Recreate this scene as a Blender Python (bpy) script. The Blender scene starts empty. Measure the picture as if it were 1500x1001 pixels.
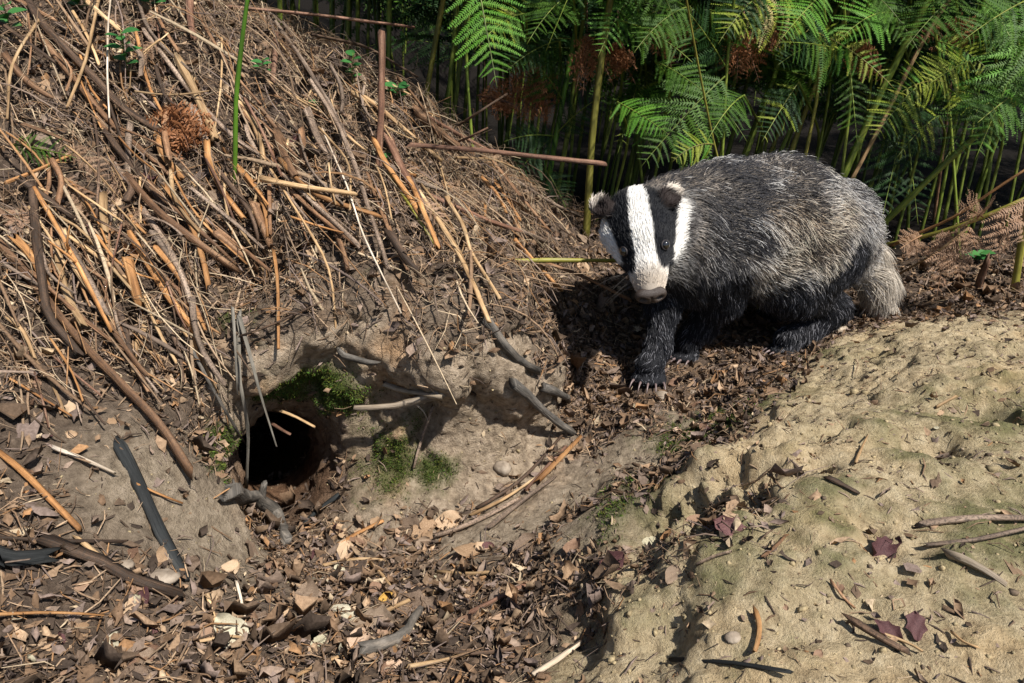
import bpy, math, random
import numpy as np
from mathutils import Vector, Matrix
from mathutils.bvhtree import BVHTree

# ------------------------------------------------------------------ camera, sky, sun, exposure
scene = bpy.context.scene
col = scene.collection
CAM_Z, PITCH, LENS = 0.52, math.radians(22.0), 26.0
cam_data = bpy.data.cameras.new('camera')
cam_data.lens = LENS; cam_data.sensor_width = 36.0; cam_data.sensor_fit = 'HORIZONTAL'
cam_data.clip_start = 0.02; cam_data.clip_end = 400.0
cam = bpy.data.objects.new('camera', cam_data); col.objects.link(cam)
cam.location = (0, 0, CAM_Z); cam.rotation_euler = (math.pi/2 - PITCH, 0, 0)
scene.camera = cam

SUN_EL, SUN_AZ = math.radians(54.0), math.radians(137.0)     # azimuth clockwise from +Y: sun stands behind and right of the camera
world = bpy.data.worlds.new('World'); scene.world = world; world.use_nodes = True
wn = world.node_tree.nodes; wl = world.node_tree.links
sky = wn.new('ShaderNodeTexSky'); sky.sky_type = 'NISHITA'; sky.sun_disc = False
sky.sun_elevation = SUN_EL; sky.sun_rotation = SUN_AZ
wl.new(sky.outputs[0], wn['Background'].inputs[0]); wn['Background'].inputs[1].default_value = 0.062
sun_data = bpy.data.lights.new('sun', 'SUN'); sun_data.energy = 4.8; sun_data.angle = math.radians(1.4); sun_data.color = (1.0, 0.95, 0.88)
sun = bpy.data.objects.new('sun', sun_data); col.objects.link(sun)
to_sun = Vector((math.sin(SUN_AZ)*math.cos(SUN_EL), math.cos(SUN_AZ)*math.cos(SUN_EL), math.sin(SUN_EL)))
sun.rotation_euler = to_sun.to_track_quat('Z', 'Y').to_euler(); sun.location = to_sun*6
vs = scene.view_settings
vs.view_transform = 'Standard'; vs.look = 'None'; vs.gamma = 1.0; vs.use_curve_mapping = False; vs.exposure = 0.6
scene.cycles.use_denoising = True
scene.cycles.max_bounces = 6; scene.cycles.transparent_max_bounces = 4
try: scene.cycles_curves.shape = 'RIBBONS'
except Exception: pass

R = np.random.default_rng(7); random.seed(7)

# ------------------------------------------------------------------ helpers
F_PX = LENS/36.0*1500.0
CP, SP = math.cos(PITCH), math.sin(PITCH)
def ray(u, v):
    """direction of a photograph pixel (1500 x 1001), scaled to dy = 1"""
    x = (u-750.0)/F_PX; y = -(v-500.5)/F_PX
    d = np.array([x, CP + y*SP, -SP + y*CP])
    return d/d[1]
def PY(u, v, Y): return np.array([0, 0, CAM_Z]) + ray(u, v)*Y
def PZ(u, v, z):
    d = ray(u, v); return np.array([0, 0, CAM_Z]) + d*((z-CAM_Z)/d[2])
def px_per_m(p): return F_PX/(p[1]*CP - (p[2]-CAM_Z)*SP)

def hash3(i, j, k, s):
    h = (i.astype(np.int64)*374761393 + j.astype(np.int64)*668265263 + k.astype(np.int64)*2147483647 + s*974634777) & 0xffffffff
    h = ((h ^ (h >> 13))*1274126177) & 0xffffffff
    h = ((h ^ (h >> 16))*2246822519) & 0xffffffff
    return ((h ^ (h >> 15)) & 0xffff)/32767.5 - 1.0
def vnoise(p, freq, s=0):
    q = p*freq; i = np.floor(q); f = q-i; f = f*f*(3-2*f); i = i.astype(np.int64)
    x, y, z = i[:, 0], i[:, 1], i[:, 2]; fx, fy, fz = f[:, 0], f[:, 1], f[:, 2]
    def L(a, b, t): return a+(b-a)*t
    c = lambda a, b, d: hash3(x+a, y+b, z+d, s)
    return L(L(L(c(0,0,0), c(1,0,0), fx), L(c(0,1,0), c(1,1,0), fx), fy), L(L(c(0,0,1), c(1,0,1), fx), L(c(0,1,1), c(1,1,1), fx), fy), fz)
def fbm(p, freq, octs=4, s=0, gain=0.5):
    a, t = 1.0, 0.0
    for o in range(octs):
        t = t + a*vnoise(p, freq*(2.03**o), s+o*17); a *= gain
    return t
def sstep(a, b, x):
    t = np.clip((x-a)/(b-a), 0, 1); return t*t*(3-2*t)

def surface_nets(F, org, h):
    """vertices and quads of the zero level of F (negative inside)"""
    nx, ny, nz = F.shape; neg = F < 0
    cs = np.zeros((nx-1, ny-1, nz-1), np.int8)
    for a in (0, 1):
        for b in (0, 1):
            for c in (0, 1): cs += neg[a:nx-1+a, b:ny-1+b, c:nz-1+c]
    act = (cs > 0) & (cs < 8); idx = np.argwhere(act)
    vid = -np.ones(act.shape, np.int64); vid[act] = np.arange(len(idx))
    acc = np.zeros((len(idx), 3)); cnt = np.zeros(len(idx)); i, j, k = idx.T
    E = []
    for ax in range(3):
        o1, o2 = [q for q in range(3) if q != ax]
        for p in (0, 1):
            for q in (0, 1):
                a = [0, 0, 0]; a[o1] = p; a[o2] = q; b = list(a); b[ax] = 1; E.append((a, b))
    for a, b in E:
        fa = F[i+a[0], j+a[1], k+a[2]]; fb = F[i+b[0], j+b[1], k+b[2]]
        m = (fa < 0) != (fb < 0); t = np.where(m, fa/np.where(m, fa-fb, 1), 0)
        a_, b_ = np.array(a, float), np.array(b, float)
        acc += np.where(m[:, None], a_+(b_-a_)*t[:, None], 0); cnt += m
    V = org + (idx + acc/cnt[:, None])*h
    quads = []
    for ax in range(3):
        s0 = [slice(None)]*3; s1 = [slice(None)]*3; s0[ax] = slice(0, -1); s1[ax] = slice(1, None)
        n0, n1 = neg[tuple(s0)], neg[tuple(s1)]
        e = np.argwhere(n0 != n1); o1, o2 = (ax+1) % 3, (ax+2) % 3
        ok = (e[:, o1] > 0) & (e[:, o2] > 0) & (e[:, o1] < F.shape[o1]-1) & (e[:, o2] < F.shape[o2]-1); e = e[ok]
        def g(d1, d2):
            q = e.copy(); q[:, o1] += d1; q[:, o2] += d2; return vid[q[:, 0], q[:, 1], q[:, 2]]
        Q = np.stack([g(-1, -1), g(0, -1), g(0, 0), g(-1, 0)], 1)
        fl = ~n0[e[:, 0], e[:, 1], e[:, 2]]; Q[fl] = Q[fl][:, ::-1]; quads.append(Q)
    Q = np.concatenate(quads); Q = Q[(Q >= 0).all(1)]
    return V, Q

def vnormals(V, Q):
    fn = np.cross(V[Q[:, 2]]-V[Q[:, 0]], V[Q[:, 3]]-V[Q[:, 1]])
    N = np.zeros_like(V)
    for c in range(4):
        for a in range(3): N[:, a] += np.bincount(Q[:, c], fn[:, a], len(V))
    return N/np.maximum(np.linalg.norm(N, axis=1, keepdims=True), 1e-12)
def relax(V, Q, n=1, w=0.5):
    E = np.concatenate([Q[:, [0, 1]], Q[:, [1, 2]], Q[:, [2, 3]], Q[:, [3, 0]]])
    for _ in range(n):
        S = np.zeros_like(V); c = np.bincount(E[:, 0], minlength=len(V))+np.bincount(E[:, 1], minlength=len(V))
        for a in range(3): S[:, a] = np.bincount(E[:, 0], V[E[:, 1], a], len(V))+np.bincount(E[:, 1], V[E[:, 0], a], len(V))
        V = V*(1-w) + w*S/np.maximum(c, 1)[:, None]
    return V
def split_quads(V, Q):
    n = len(V); E = np.concatenate([Q[:, [0, 1]], Q[:, [1, 2]], Q[:, [2, 3]], Q[:, [3, 0]]]); E.sort(1)
    key = E[:, 0]*n+E[:, 1]; uq, inv = np.unique(key, return_inverse=True); a, b = uq//n, uq % n
    M = (V[a]+V[b])/2; C = V[Q].mean(1); m = inv.reshape(4, -1)+n; c = np.arange(len(Q))+n+len(uq)
    NV = np.concatenate([V, M, C])
    NQ = np.concatenate([np.stack([Q[:, k], m[k], c, m[k-1]], 1) for k in range(4)])
    return NV, NQ

def mesh_np(name, V, Fc, smooth=True, attrs=None, mats=None):
    """mesh from numpy arrays: V (n,3), Fc (m,k) all faces of k corners"""
    me = bpy.data.meshes.new(name); n, (m, k) = len(V), Fc.shape
    me.vertices.add(n); me.vertices.foreach_set('co', np.ascontiguousarray(V, np.float32).ravel())
    me.loops.add(m*k); me.loops.foreach_set('vertex_index', np.ascontiguousarray(Fc, np.int32).ravel())
    me.polygons.add(m); me.polygons.foreach_set('loop_start', np.arange(0, m*k, k, dtype=np.int32))
    if smooth: me.polygons.foreach_set('use_smooth', np.ones(m, bool))
    me.update(calc_edges=True)
    for nm, arr in (attrs or {}).items():
        if arr.ndim == 1:
            at = me.attributes.new(nm, 'FLOAT', 'POINT'); at.data.foreach_set('value', arr.astype(np.float32))
        else:
            at = me.attributes.new(nm, 'FLOAT_COLOR', 'POINT')
            at.data.foreach_set('color', np.concatenate([arr, np.ones((len(arr), 1))], 1).astype(np.float32).ravel())
    for mt in (mats or []): me.materials.append(mt)
    return me
def mesh_py(name, V, F, mat=None, smooth=True):
    me = bpy.data.meshes.new(name); me.from_pydata([tuple(v) for v in V], [], F)
    if smooth: me.polygons.foreach_set('use_smooth', [True]*len(me.polygons))
    if mat: me.materials.append(mat)
    return me
def link(name, data, parent=None, loc=None, mat4=None):
    o = bpy.data.objects.new(name, data); col.objects.link(o)
    if parent is not None: o.parent = parent
    if mat4 is not None: o.matrix_local = mat4
    elif loc is not None: o.location = loc
    return o
def tag(o, label=None, cat=None, group=None, kind=None):
    if label: o['label'] = label
    if cat: o['category'] = cat
    if group: o['group'] = group
    if kind: o['kind'] = kind
    return o

# ------------------------------------------------------------------ materials
def nmat(name, rough=0.8, spec=0.3):
    m = bpy.data.materials.new(name); m.use_nodes = True
    b = m.node_tree.nodes['Principled BSDF']; b.inputs['Roughness'].default_value = rough
    b.inputs['Specular IOR Level'].default_value = spec
    return m, m.node_tree.nodes, m.node_tree.links, b
def ramp(nt, stops, interp='LINEAR'):
    r = nt.new('ShaderNodeValToRGB'); e = r.color_ramp.elements; r.color_ramp.interpolation = interp
    e[0].position, e[0].color = stops[0][0], (*stops[0][1], 1); e[1].position, e[1].color = stops[-1][0], (*stops[-1][1], 1)
    for p, c in stops[1:-1]: x = e.new(p); x.color = (*c, 1)
    return r
def mixc(nt, lk, fac, a, b, mode='MIX'):
    m = nt.new('ShaderNodeMix'); m.data_type = 'RGBA'; m.blend_type = mode
    for s, v in ((m.inputs[0], fac), (m.inputs[6], a), (m.inputs[7], b)):
        if hasattr(v, 'is_linked'): lk.new(v, s)
        elif isinstance(v, (int, float)): s.default_value = v
        else: s.default_value = (*v, 1)
    return m.outputs[2]
def noise(nt, lk, scale, detail=5, vec=None, rough=0.6):
    n = nt.new('ShaderNodeTexNoise'); n.inputs['Scale'].default_value = scale; n.inputs['Detail'].default_value = detail; n.inputs['Roughness'].default_value = rough
    if vec is not None: lk.new(vec, n.inputs['Vector'])
    return n
def bump(nt, lk, b, h, strength, dist):
    x = nt.new('ShaderNodeBump'); x.inputs['Strength'].default_value = strength; x.inputs['Distance'].default_value = dist
    lk.new(h, x.inputs['Height']); lk.new(x.outputs[0], b.inputs['Normal']); return x

def stem_mat(name, c1, c2, c3, spec=0.3, rough=0.7, stretch=(1, 0.06, 1), scale=240, spots=0.0):
    """dry or living stem: grain along the length (local Z), a colour of its own per object"""
    m, nt, lk, b = nmat(name, rough, spec)
    tc = nt.new('ShaderNodeTexCoord'); mp = nt.new('ShaderNodeMapping'); mp.inputs['Scale'].default_value = stretch
    lk.new(tc.outputs['UV'], mp.inputs['Vector'])
    oi = nt.new('ShaderNodeObjectInfo')
    ad = nt.new('ShaderNodeVectorMath'); ad.operation = 'ADD'; lk.new(mp.outputs[0], ad.inputs[0]); lk.new(oi.outputs['Random'], ad.inputs[1])
    n = noise(nt, lk, scale, 6, ad.outputs[0]); n2 = noise(nt, lk, 22, 4, tc.outputs['Object'])
    r = ramp(nt, [(0.3, c1), (0.52, c2), (0.72, c3)]); lk.new(n.outputs['Fac'], r.inputs[0])
    r2 = ramp(nt, [(0.0, (0.62, 0.6, 0.58)), (1.0, (1.2, 1.15, 1.1))]); lk.new(oi.outputs['Random'], r2.inputs[0])
    r3 = ramp(nt, [(0.35, (0.6, 0.55, 0.5)), (0.65, (1.15, 1.12, 1.1))]); lk.new(n2.outputs['Fac'], r3.inputs[0])
    c = mixc(nt, lk, 1.0, r.outputs[0], r2.outputs[0], 'MULTIPLY'); c = mixc(nt, lk, 0.8, c, r3.outputs[0], 'MULTIPLY')
    if spots > 0:
        n3 = noise(nt, lk, 420, 3, tc.outputs['Object']); rs = ramp(nt, [(0.5, (0, 0, 0)), (0.58, (1, 1, 1))]); lk.new(n3.outputs['Fac'], rs.inputs[0])
        sp = nt.new('ShaderNodeMath'); sp.operation = 'MULTIPLY'; lk.new(rs.outputs[0], sp.inputs[0]); sp.inputs[1].default_value = spots
        c = mixc(nt, lk, sp.outputs[0], c, (0.03, 0.025, 0.02))
    lk.new(c, b.inputs['Base Color']); bump(nt, lk, b, n.outputs['Fac'], 0.9, 0.003)
    return m
MS = {
 'brown':  stem_mat('stem_brown',  (0.10, 0.055, 0.03), (0.27, 0.155, 0.085), (0.42, 0.28, 0.17), spots=0.35),
 'dark':   stem_mat('stem_dark',   (0.035, 0.024, 0.018), (0.10, 0.065, 0.043), (0.24, 0.16, 0.11), spots=0.5),
 'grey':   stem_mat('stem_grey',   (0.12, 0.09, 0.07), (0.29, 0.225, 0.175), (0.45, 0.37, 0.30), spots=0.6),
 'orange': stem_mat('stem_orange', (0.20, 0.095, 0.035), (0.42, 0.22, 0.085), (0.58, 0.36, 0.17), spots=0.15),
 'straw':  stem_mat('stem_straw',  (0.24, 0.15, 0.075), (0.47, 0.33, 0.18), (0.66, 0.52, 0.33)),
 'red':    stem_mat('stem_red',    (0.10, 0.05, 0.034), (0.25, 0.14, 0.095), (0.42, 0.28, 0.20), spots=0.35),
 'white':  stem_mat('stem_white',  (0.42, 0.36, 0.28), (0.68, 0.61, 0.50), (0.82, 0.78, 0.70)),
 'bark':   stem_mat('root_bark',   (0.045, 0.045, 0.042), (0.13, 0.125, 0.115), (0.27, 0.25, 0.22), scale=160, stretch=(1, 0.25, 1)),
 'black':  stem_mat('charred_wood',(0.006, 0.008, 0.009), (0.02, 0.024, 0.026), (0.06, 0.065, 0.065), scale=160),
 'drift':  stem_mat('pale_driftwood',(0.20, 0.165, 0.12), (0.38, 0.33, 0.26), (0.55, 0.50, 0.42)),
 'green':  stem_mat('stalk_green', (0.06, 0.10, 0.012), (0.15, 0.22, 0.03), (0.26, 0.30, 0.06), spec=0.4, rough=0.5, scale=90),
 'bright': stem_mat('stalk_bright_green', (0.06, 0.17, 0.012), (0.11, 0.27, 0.022), (0.19, 0.34, 0.05), spec=0.4, rough=0.5, scale=60),
 'yellow': stem_mat('stalk_yellow_green', (0.13, 0.13, 0.02), (0.27, 0.27, 0.05), (0.42, 0.38, 0.10), spec=0.4, rough=0.5, scale=80),
 'blade':  stem_mat('grey_dead_grass', (0.10, 0.10, 0.085), (0.22, 0.215, 0.19), (0.38, 0.37, 0.33)),
}
# ------------------------------------------------------------------ terrain: bank, burrow, gully and spoil mound
# heights fixed where the photograph shows the ground: (pixel, pixel, height) on the low ground, (pixel, pixel, distance) on the bank
LOW = [(1450,985,.11),(1150,985,.09),(950,985,.05),(820,985,.0),(1450,800,.13),(1200,800,.125),(1000,810,.09),(880,830,.025),
 (1450,640,.13),(1200,640,.125),(1060,680,.105),(950,740,.055),(870,760,.005),(1480,490,.125),(1340,497,.105),(1220,530,.062),(1110,580,.042),(1010,650,.02),
 (950,556,.0),(950,577,.003),(995,592,.006),(920,590,.0),(1005,512,.0),(1150,508,.004),(930,500,.0),(840,560,.0),(900,620,.0),
 (560,970,-.02),(450,870,-.05),(600,840,-.065),(720,770,-.06),(800,700,-.045),(870,640,-.015),(470,790,-.08),(700,950,-.02),(780,860,-.03)]
FAR = [(40,970,.45),(40,820,.53),(40,680,.62),(220,950,.50),(160,800,.58),(190,690,.66),(260,800,.62),(350,815,.68),(280,700,.71),(325,705,.755),
 (30,520,.75),(30,330,.90),(30,120,1.08),(200,520,.82),(200,320,.97),(200,100,1.17),(330,420,.90),(330,250,1.06),(330,60,1.28),
 (450,395,.945),(450,220,1.18),(450,100,1.36),(560,405,.965),(560,260,1.22),(640,205,1.40),(650,310,1.20),(700,405,1.045),(700,275,1.34),
 (780,430,1.16),(790,318,1.42),(860,345,1.50),(250,600,.775),(320,600,.83),
 (600,700,.865),(600,560,.915),(500,600,.885),(450,470,.925),(700,560,.955),(700,660,.905),(780,590,1.01),(820,500,1.12),(370,500,.91)]
WORLD = [(-1.45,.9,.72),(-1.4,1.6,.72),(-.8,1.75,.62),(-.2,1.75,.36),(.1,1.8,.14),(.4,1.6,.03),(.4,2.2,.06),(-.4,2.3,.34),(-1.3,2.3,.66),(.9,1.5,.05),(.9,2.2,.09),(.62,1.2,.048),(.65,1.36,.012),(.8,1.22,.06),(.85,1.36,.035),(1.1,1.3,.07),
 (1.5,1.6,.12),(1.5,2.3,.12),(1.5,1.0,.15),(1.5,.4,.12),(.5,1.28,.01),(0.9,.25,.1),(0,.22,.0),(-.6,.25,.12),(-1.4,.3,.36),(-1.0,.6,.36),(-.35,.22,.05)]
CPT = np.array([PZ(*c) for c in LOW]+[PY(*c) for c in FAR]+[list(w) for w in WORLD])
def tps_fit(P, lam=2e-4):
    n = len(P); d = np.linalg.norm(P[:, None, :2]-P[None, :, :2], axis=2)
    K = d*d*np.log(d+1e-9)+lam*np.eye(n); A = np.zeros((n+3, n+3)); A[:n, :n] = K
    A[:n, n] = 1; A[:n, n+1:] = P[:, :2]; A[n, :n] = 1; A[n+1:, :n] = P[:, :2].T
    return np.linalg.solve(A, np.concatenate([P[:, 2], np.zeros(3)]))
TW = tps_fit(CPT)
def tps(x, y):
    out = TW[-3]+TW[-2]*x+TW[-1]*y
    for (px, py, _), w in zip(CPT, TW[:-3]):
        r2 = (x-px)**2+(y-py)**2+1e-12; out = out+w*0.5*r2*np.log(r2)
    return out
X0, X1, Y0, Y1 = -1.5, 1.6, .2, 2.4
def h_outer(x, y):
    bank = .66*sstep(-.05, -1.1, x)*sstep(.2, 1.0, y) + .33*sstep(-1.0, -1.6, x)*sstep(1.2, .2, y)
    return .08+bank*.85+.04*np.sin(x*1.7+y)+.03*np.sin(y*2.3-x*.8)+.42*np.maximum(y-4.2, 0)**1.12
def h_all(x, y):
    e = np.minimum(np.minimum(x-X0, X1-x), np.minimum(y-Y0, Y1-y)); w = sstep(.02, .3, e)
    return tps(np.clip(x, X0, X1), np.clip(y, Y0, Y1))*w + h_outer(x, y)*(1-w)
GH = .01
gx = np.arange(X0, X1+GH/2, GH); gy = np.arange(Y0, Y1+GH/2, GH)
HX, HY = np.meshgrid(gx, gy, indexing='ij'); HH = h_all(HX, HY)
gz = np.arange(HH.min()-.32, HH.max()+.06, GH)
slope = np.hypot(*np.gradient(HH, GH))
F = ((gz[None, None, :]-HH[:, :, None])/np.sqrt(1+slope**2)[:, :, None]).astype(np.float32)
GXX, GYY, GZZ = gx[:, None, None], gy[None, :, None], gz[None, None, :]
def sd_capsule(a, b, ra, rb, sub=None):
    ba = b-a; L2 = (ba*ba).sum(); sl = sub or (slice(None),)*3
    x, y, z = GXX[sl[0]]-a[0], GYY[:, sl[1]]-a[1], GZZ[:, :, sl[2]]-a[2]
    t = np.clip((x*ba[0]+y*ba[1]+z*ba[2])/L2, 0, 1)
    return (np.sqrt((x-ba[0]*t)**2+(y-ba[1]*t)**2+(z-ba[2]*t)**2)-(ra+(rb-ra)*t)).astype(np.float32)
def smin(a, b, k):
    h = np.clip(.5+.5*(b-a)/k, 0, 1); return b+(a-b)*h-k*h*(1-h)
def smax(a, b, k): return -smin(-a, -b, k)
# bulging shoulders of sandstone over the burrow
for (u, v, Y, r) in ((448,478,.905,.058),(655,508,.935,.080),(555,450,.955,.065),(372,520,.885,.048),(745,560,.985,.07),(700,465,1.0,.06)):
    c = PY(u, v, Y); F = smin(F, sd_capsule(c, c+np.array([.02, .02, .01]), r, r), .05)
F = smax(F, -sd_capsule(PY(440,665,.835), PY(610,665,.845), .075, .062), .04)
F = smax(F, -sd_capsule(PY(425,742,.785), PY(400,700,.95), .045, .055), .03)
# the burrow: a hollow in the bank and the tunnel that bends away behind it
m0, m1, m2, m3 = PY(420,745,.77), PY(408,668,.90), PY(385,640,1.12), PY(300,620,1.5)
F = smax(F, -sd_capsule(PY(500,700,.80), PY(445,680,.87), .06, .07), .05)
F = smax(F, -sd_capsule(m0, m1, .05, .058), .02)
F = smax(F, -sd_capsule(m1, m2, .058, .075), .02)
F = smax(F, -sd_capsule(m2, m3, .08, .09), .02)
TV, TQ = surface_nets(F, np.array([X0, Y0, gz[0]]), GH)
TV = relax(TV, TQ, 1, .5)
TV, TQ = split_quads(TV, TQ); TV = relax(TV, TQ, 1, .4)
# keep the part that the camera side can see; below-ground box walls do not exist because the grid is open there
NRM = vnormals(TV, TQ)
if NRM[:, 2].mean() < 0: TQ = TQ[:, ::-1]; NRM = -NRM

# ---- what the ground is made of, by place
def hY(u, v):
    d = ray(u, v); Ys = np.arange(.3, 2.3, .004); zz = CAM_Z+d[2]*Ys; k = np.nonzero(zz < h_all(d[0]*Ys, Ys))[0]
    return Ys[k[0]] if len(k) else 1.5
def blob(P, lst):
    m = np.zeros(len(P))
    for (u, v, Y, r, s) in lst:
        c = PY(u, v, hY(u, v)); d = np.linalg.norm(P-c, axis=1)/r; m = np.maximum(m, s*np.exp(-d*d*1.4))
    return m
n_lo = fbm(TV, 6, 3, 1); n_mid = fbm(TV, 22, 4, 5); n_hi = fbm(TV, 85, 3, 9)
x, y, z = TV.T
# spoil mound: right of a line running from bottom centre to the hind paw
la, lb = PZ(740, 990, 0)[:2], PZ(1180, 520, .05)[:2]
ld = (lb-la)/np.linalg.norm(lb-la); side = (x-la[0])*ld[1]-(y-la[1])*ld[0]
mound = sstep(-.03, .05, side+.025*n_lo)*sstep(1.42, 1.2, y+.05*n_lo)
wall = sstep(.55, .8, 1-NRM[:, 2]+.12*n_lo)*(x > -.42)*(x < .25)*(y < 1.2)
wall = np.maximum(wall, blob(TV, [(450,480,.96,.08,1),(600,520,.95,.12,1),(690,560,.97,.12,1),(520,640,.9,.12,1),(650,680,.9,.12,1),(760,660,.95,.1,1)]))
bank = (1-mound)*(1-np.clip(wall, 0, 1))*sstep(.10, .2, z+.03*n_lo)*(x < .3)
moss = blob(TV, [(395,525,0,.06,1),(470,555,0,.05,1),(410,560,0,.05,1),(385,500,.92,.07,1),(450,545,.95,.055,1),(330,660,.86,.045,1),(545,450,1.0,.045,.9),(655,470,1.0,.03,.5),(575,670,.92,.06,.9),(640,690,.9,.05,.7),
   (530,600,.95,.05,.6),(470,600,.92,.05,.5)])
moss_m = blob(TV, [(1120,590,1.0,.07,.9),(1060,615,0,.06,.9),(1010,650,.9,.07,1),(960,700,0,.06,.9),(1330,655,.92,.06,.7),(1480,610,1.0,.13,.7),(940,740,.78,.07,.8),(1480,800,.72,.1,.7),(1270,740,.8,.1,.45),(1220,520,1.1,.06,.4),(1100,830,.68,.1,.35)])
moss = np.clip(moss*1.9-.3+.5*n_mid+.25*n_hi, 0, 1)*(moss > .05) + np.clip(moss_m*1.5-.25+.6*n_mid+.4*n_hi, 0, 1)*.72*(moss_m > .05)
gully = blob(TV, [(690,800,0,.06,.9),(770,765,0,.08,1),(850,720,0,.09,1),(930,670,0,.08,1),(870,770,0,.08,1),(620,735,0,.08,.9),(540,750,0,.06,.7),(740,670,0,.08,1),(800,640,0,.05,.8),(300,770,0,.10,.9),(220,710,0,.10,.8),(360,790,0,.06,.8),(1000,620,0,.06,.8)])
litter = np.clip(1-mound*1.0-wall*.97-gully*1.25, 0, 1)*np.clip(.75+.5*n_lo, .2, 1)
litter *= 1-.85*blob(TV, [(230,740,.75,.12,1),(310,770,.72,.08,1),(180,620,.8,.09,.8),(130,720,0,.08,.6),(60,900,0,.07,.6)])
litter = np.maximum(litter, blob(TV, [(600,785,0,.03,.8),(690,755,0,.022,.8),(760,718,0,.022,.8),(815,670,0,.022,.8),(850,625,0,.035,1),(640,775,0,.025,.8)]))
litter = np.maximum(litter, blob(TV, [(1070,770,.72,.04,.7),(980,790,.7,.045,.7),(890,840,.62,.05,.7),(1130,700,.8,.03,.4)]))
# relief: soft lumps, erosion grooves, crumbs
rough = .0045*n_mid+.0022*n_hi+.0012*fbm(TV, 210, 2, 31)
rough += bank*.016*fbm(TV, 10, 3, 77)
rough += mound*(.010*fbm(TV, 11, 3, 41)+.007*(np.abs(fbm(TV, 27, 3, 43))-.3)) + np.clip(wall, 0, 1)*(.024*np.abs(fbm(TV*np.array([1, 1, .7]), 13, 4, 51)) - .010)
ridge = 1-np.abs(vnoise(TV, 14, 61)); rough -= mound*.004*sstep(.86, 1.0, ridge)
for (u, v, zz, r, d) in ((1320,652,.125,.026,.034),(1340,640,.125,.018,.02),(1120,665,.1,.026,.034),(1085,700,.1,.032,.04),(1050,750,.09,.035,.04),(1010,770,.08,.03,.03),(1190,632,.12,.025,.03),(1240,615,.12,.02,.02),(1150,605,.1,.022,.02),(960,770,.06,.03,.024),(1440,610,.12,.03,.022),(930,700,.04,.03,.02),(1100,770,.1,.02,.02),(860,900,.03,.03,.018),(1170,960,.09,.02,.018),(990,930,.06,.03,.008),(870,960,.02,.03,.008),(1070,945,.08,.03,-.016),(940,910,.05,.03,-.014)):
    c = PZ(u, v, zz); dd = np.linalg.norm(TV-c, axis=1)/r; rough -= d*np.exp(-(dd*(1+.55*n_mid))**2)
far_f = sstep(2.4, 1.6, y)
TV = TV+NRM*(rough*(.35+.65*far_f))[:, None]
NRM = vnormals(TV, TQ)

def ground_mat():
    m, nt, lk, b = nmat('ground_soil', .95, .15)
    def at(n): a = nt.new('ShaderNodeAttribute'); a.attribute_name = n; return a.outputs['Fac']
    g = nt.new('ShaderNodeNewGeometry'); pos = g.outputs['Position']
    nb = noise(nt, lk, 9, 6, pos); nf = noise(nt, lk, 90, 8, pos, .7); nv = noise(nt, lk, 420, 5, pos, .7)
    soil = ramp(nt, [(.3, (.045, .032, .024)), (.5, (.105, .075, .055)), (.7, (.21, .155, .115))]); lk.new(nf.outputs[0], soil.inputs[0])
    sand = ramp(nt, [(.28, (.23, .17, .10)), (.5, (.48, .385, .24)), (.72, (.63, .525, .35))]); lk.new(nf.outputs[0], sand.inputs[0])
    sandt = ramp(nt, [(.3, (.74, .74, .66)), (.5, (1, 1, 1)), (.7, (1.08, 1.0, .9))]); lk.new(nb.outputs[0], sandt.inputs[0])
    sandc = mixc(nt, lk, 1.0, sand.outputs[0], sandt.outputs[0], 'MULTIPLY')
    rock = ramp(nt, [(.3, (.14, .105, .075)), (.5, (.37, .295, .215)), (.7, (.57, .47, .36))]); lk.new(nf.outputs[0], rock.inputs[0])
    rockt = ramp(nt, [(.35, (.8, .78, .74)), (.55, (1.02, 1, .98)), (.68, (1.2, .98, .78))]); lk.new(nb.outputs[0], rockt.inputs[0])
    rockc = mixc(nt, lk, 1.0, rock.outputs[0], rockt.outputs[0], 'MULTIPLY')
    gul = ramp(nt, [(.3, (.15, .115, .08)), (.5, (.30, .24, .17)), (.7, (.43, .35, .26))]); lk.new(nf.outputs[0], gul.inputs[0])
    mos = ramp(nt, [(.3, (.022, .032, .008)), (.5, (.06, .08, .018)), (.72, (.13, .15, .045))]); lk.new(nv.outputs[0], mos.inputs[0])
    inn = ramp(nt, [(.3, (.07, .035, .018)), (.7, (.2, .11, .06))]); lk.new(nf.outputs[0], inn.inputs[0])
    c = mixc(nt, lk, at('painted_shade'), soil.outputs[0], (.009, .007, .0055)); c = mixc(nt, lk, at('gully'), c, gul.outputs[0]); c = mixc(nt, lk, at('wall'), c, rockc); c = mixc(nt, lk, at('inside'), c, inn.outputs[0])  # thicket shade is painted into the ground colour as near-black
    c = mixc(nt, lk, at('mound'), c, sandc); c = mixc(nt, lk, at('moss'), c, mos.outputs[0])
    sp = ramp(nt, [(.30, (.35, .32, .28)), (.40, (1, 1, 1))]); lk.new(nv.outputs[0], sp.inputs[0]); c = mixc(nt, lk, .8, c, sp.outputs[0], 'MULTIPLY')
    lk.new(c, b.inputs['Base Color'])
    ad = nt.new('ShaderNodeMath'); ad.operation = 'MULTIPLY_ADD'; lk.new(nf.outputs[0], ad.inputs[0]); ad.inputs[1].default_value = 2.0; lk.new(nv.outputs[0], ad.inputs[2])
    bump(nt, lk, b, ad.outputs[0], .9, .005)
    return m
M_GROUND = ground_mat()
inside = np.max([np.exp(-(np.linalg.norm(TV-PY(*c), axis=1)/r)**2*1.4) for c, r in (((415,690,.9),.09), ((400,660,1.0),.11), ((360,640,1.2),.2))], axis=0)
gcl = np.clip
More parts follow.
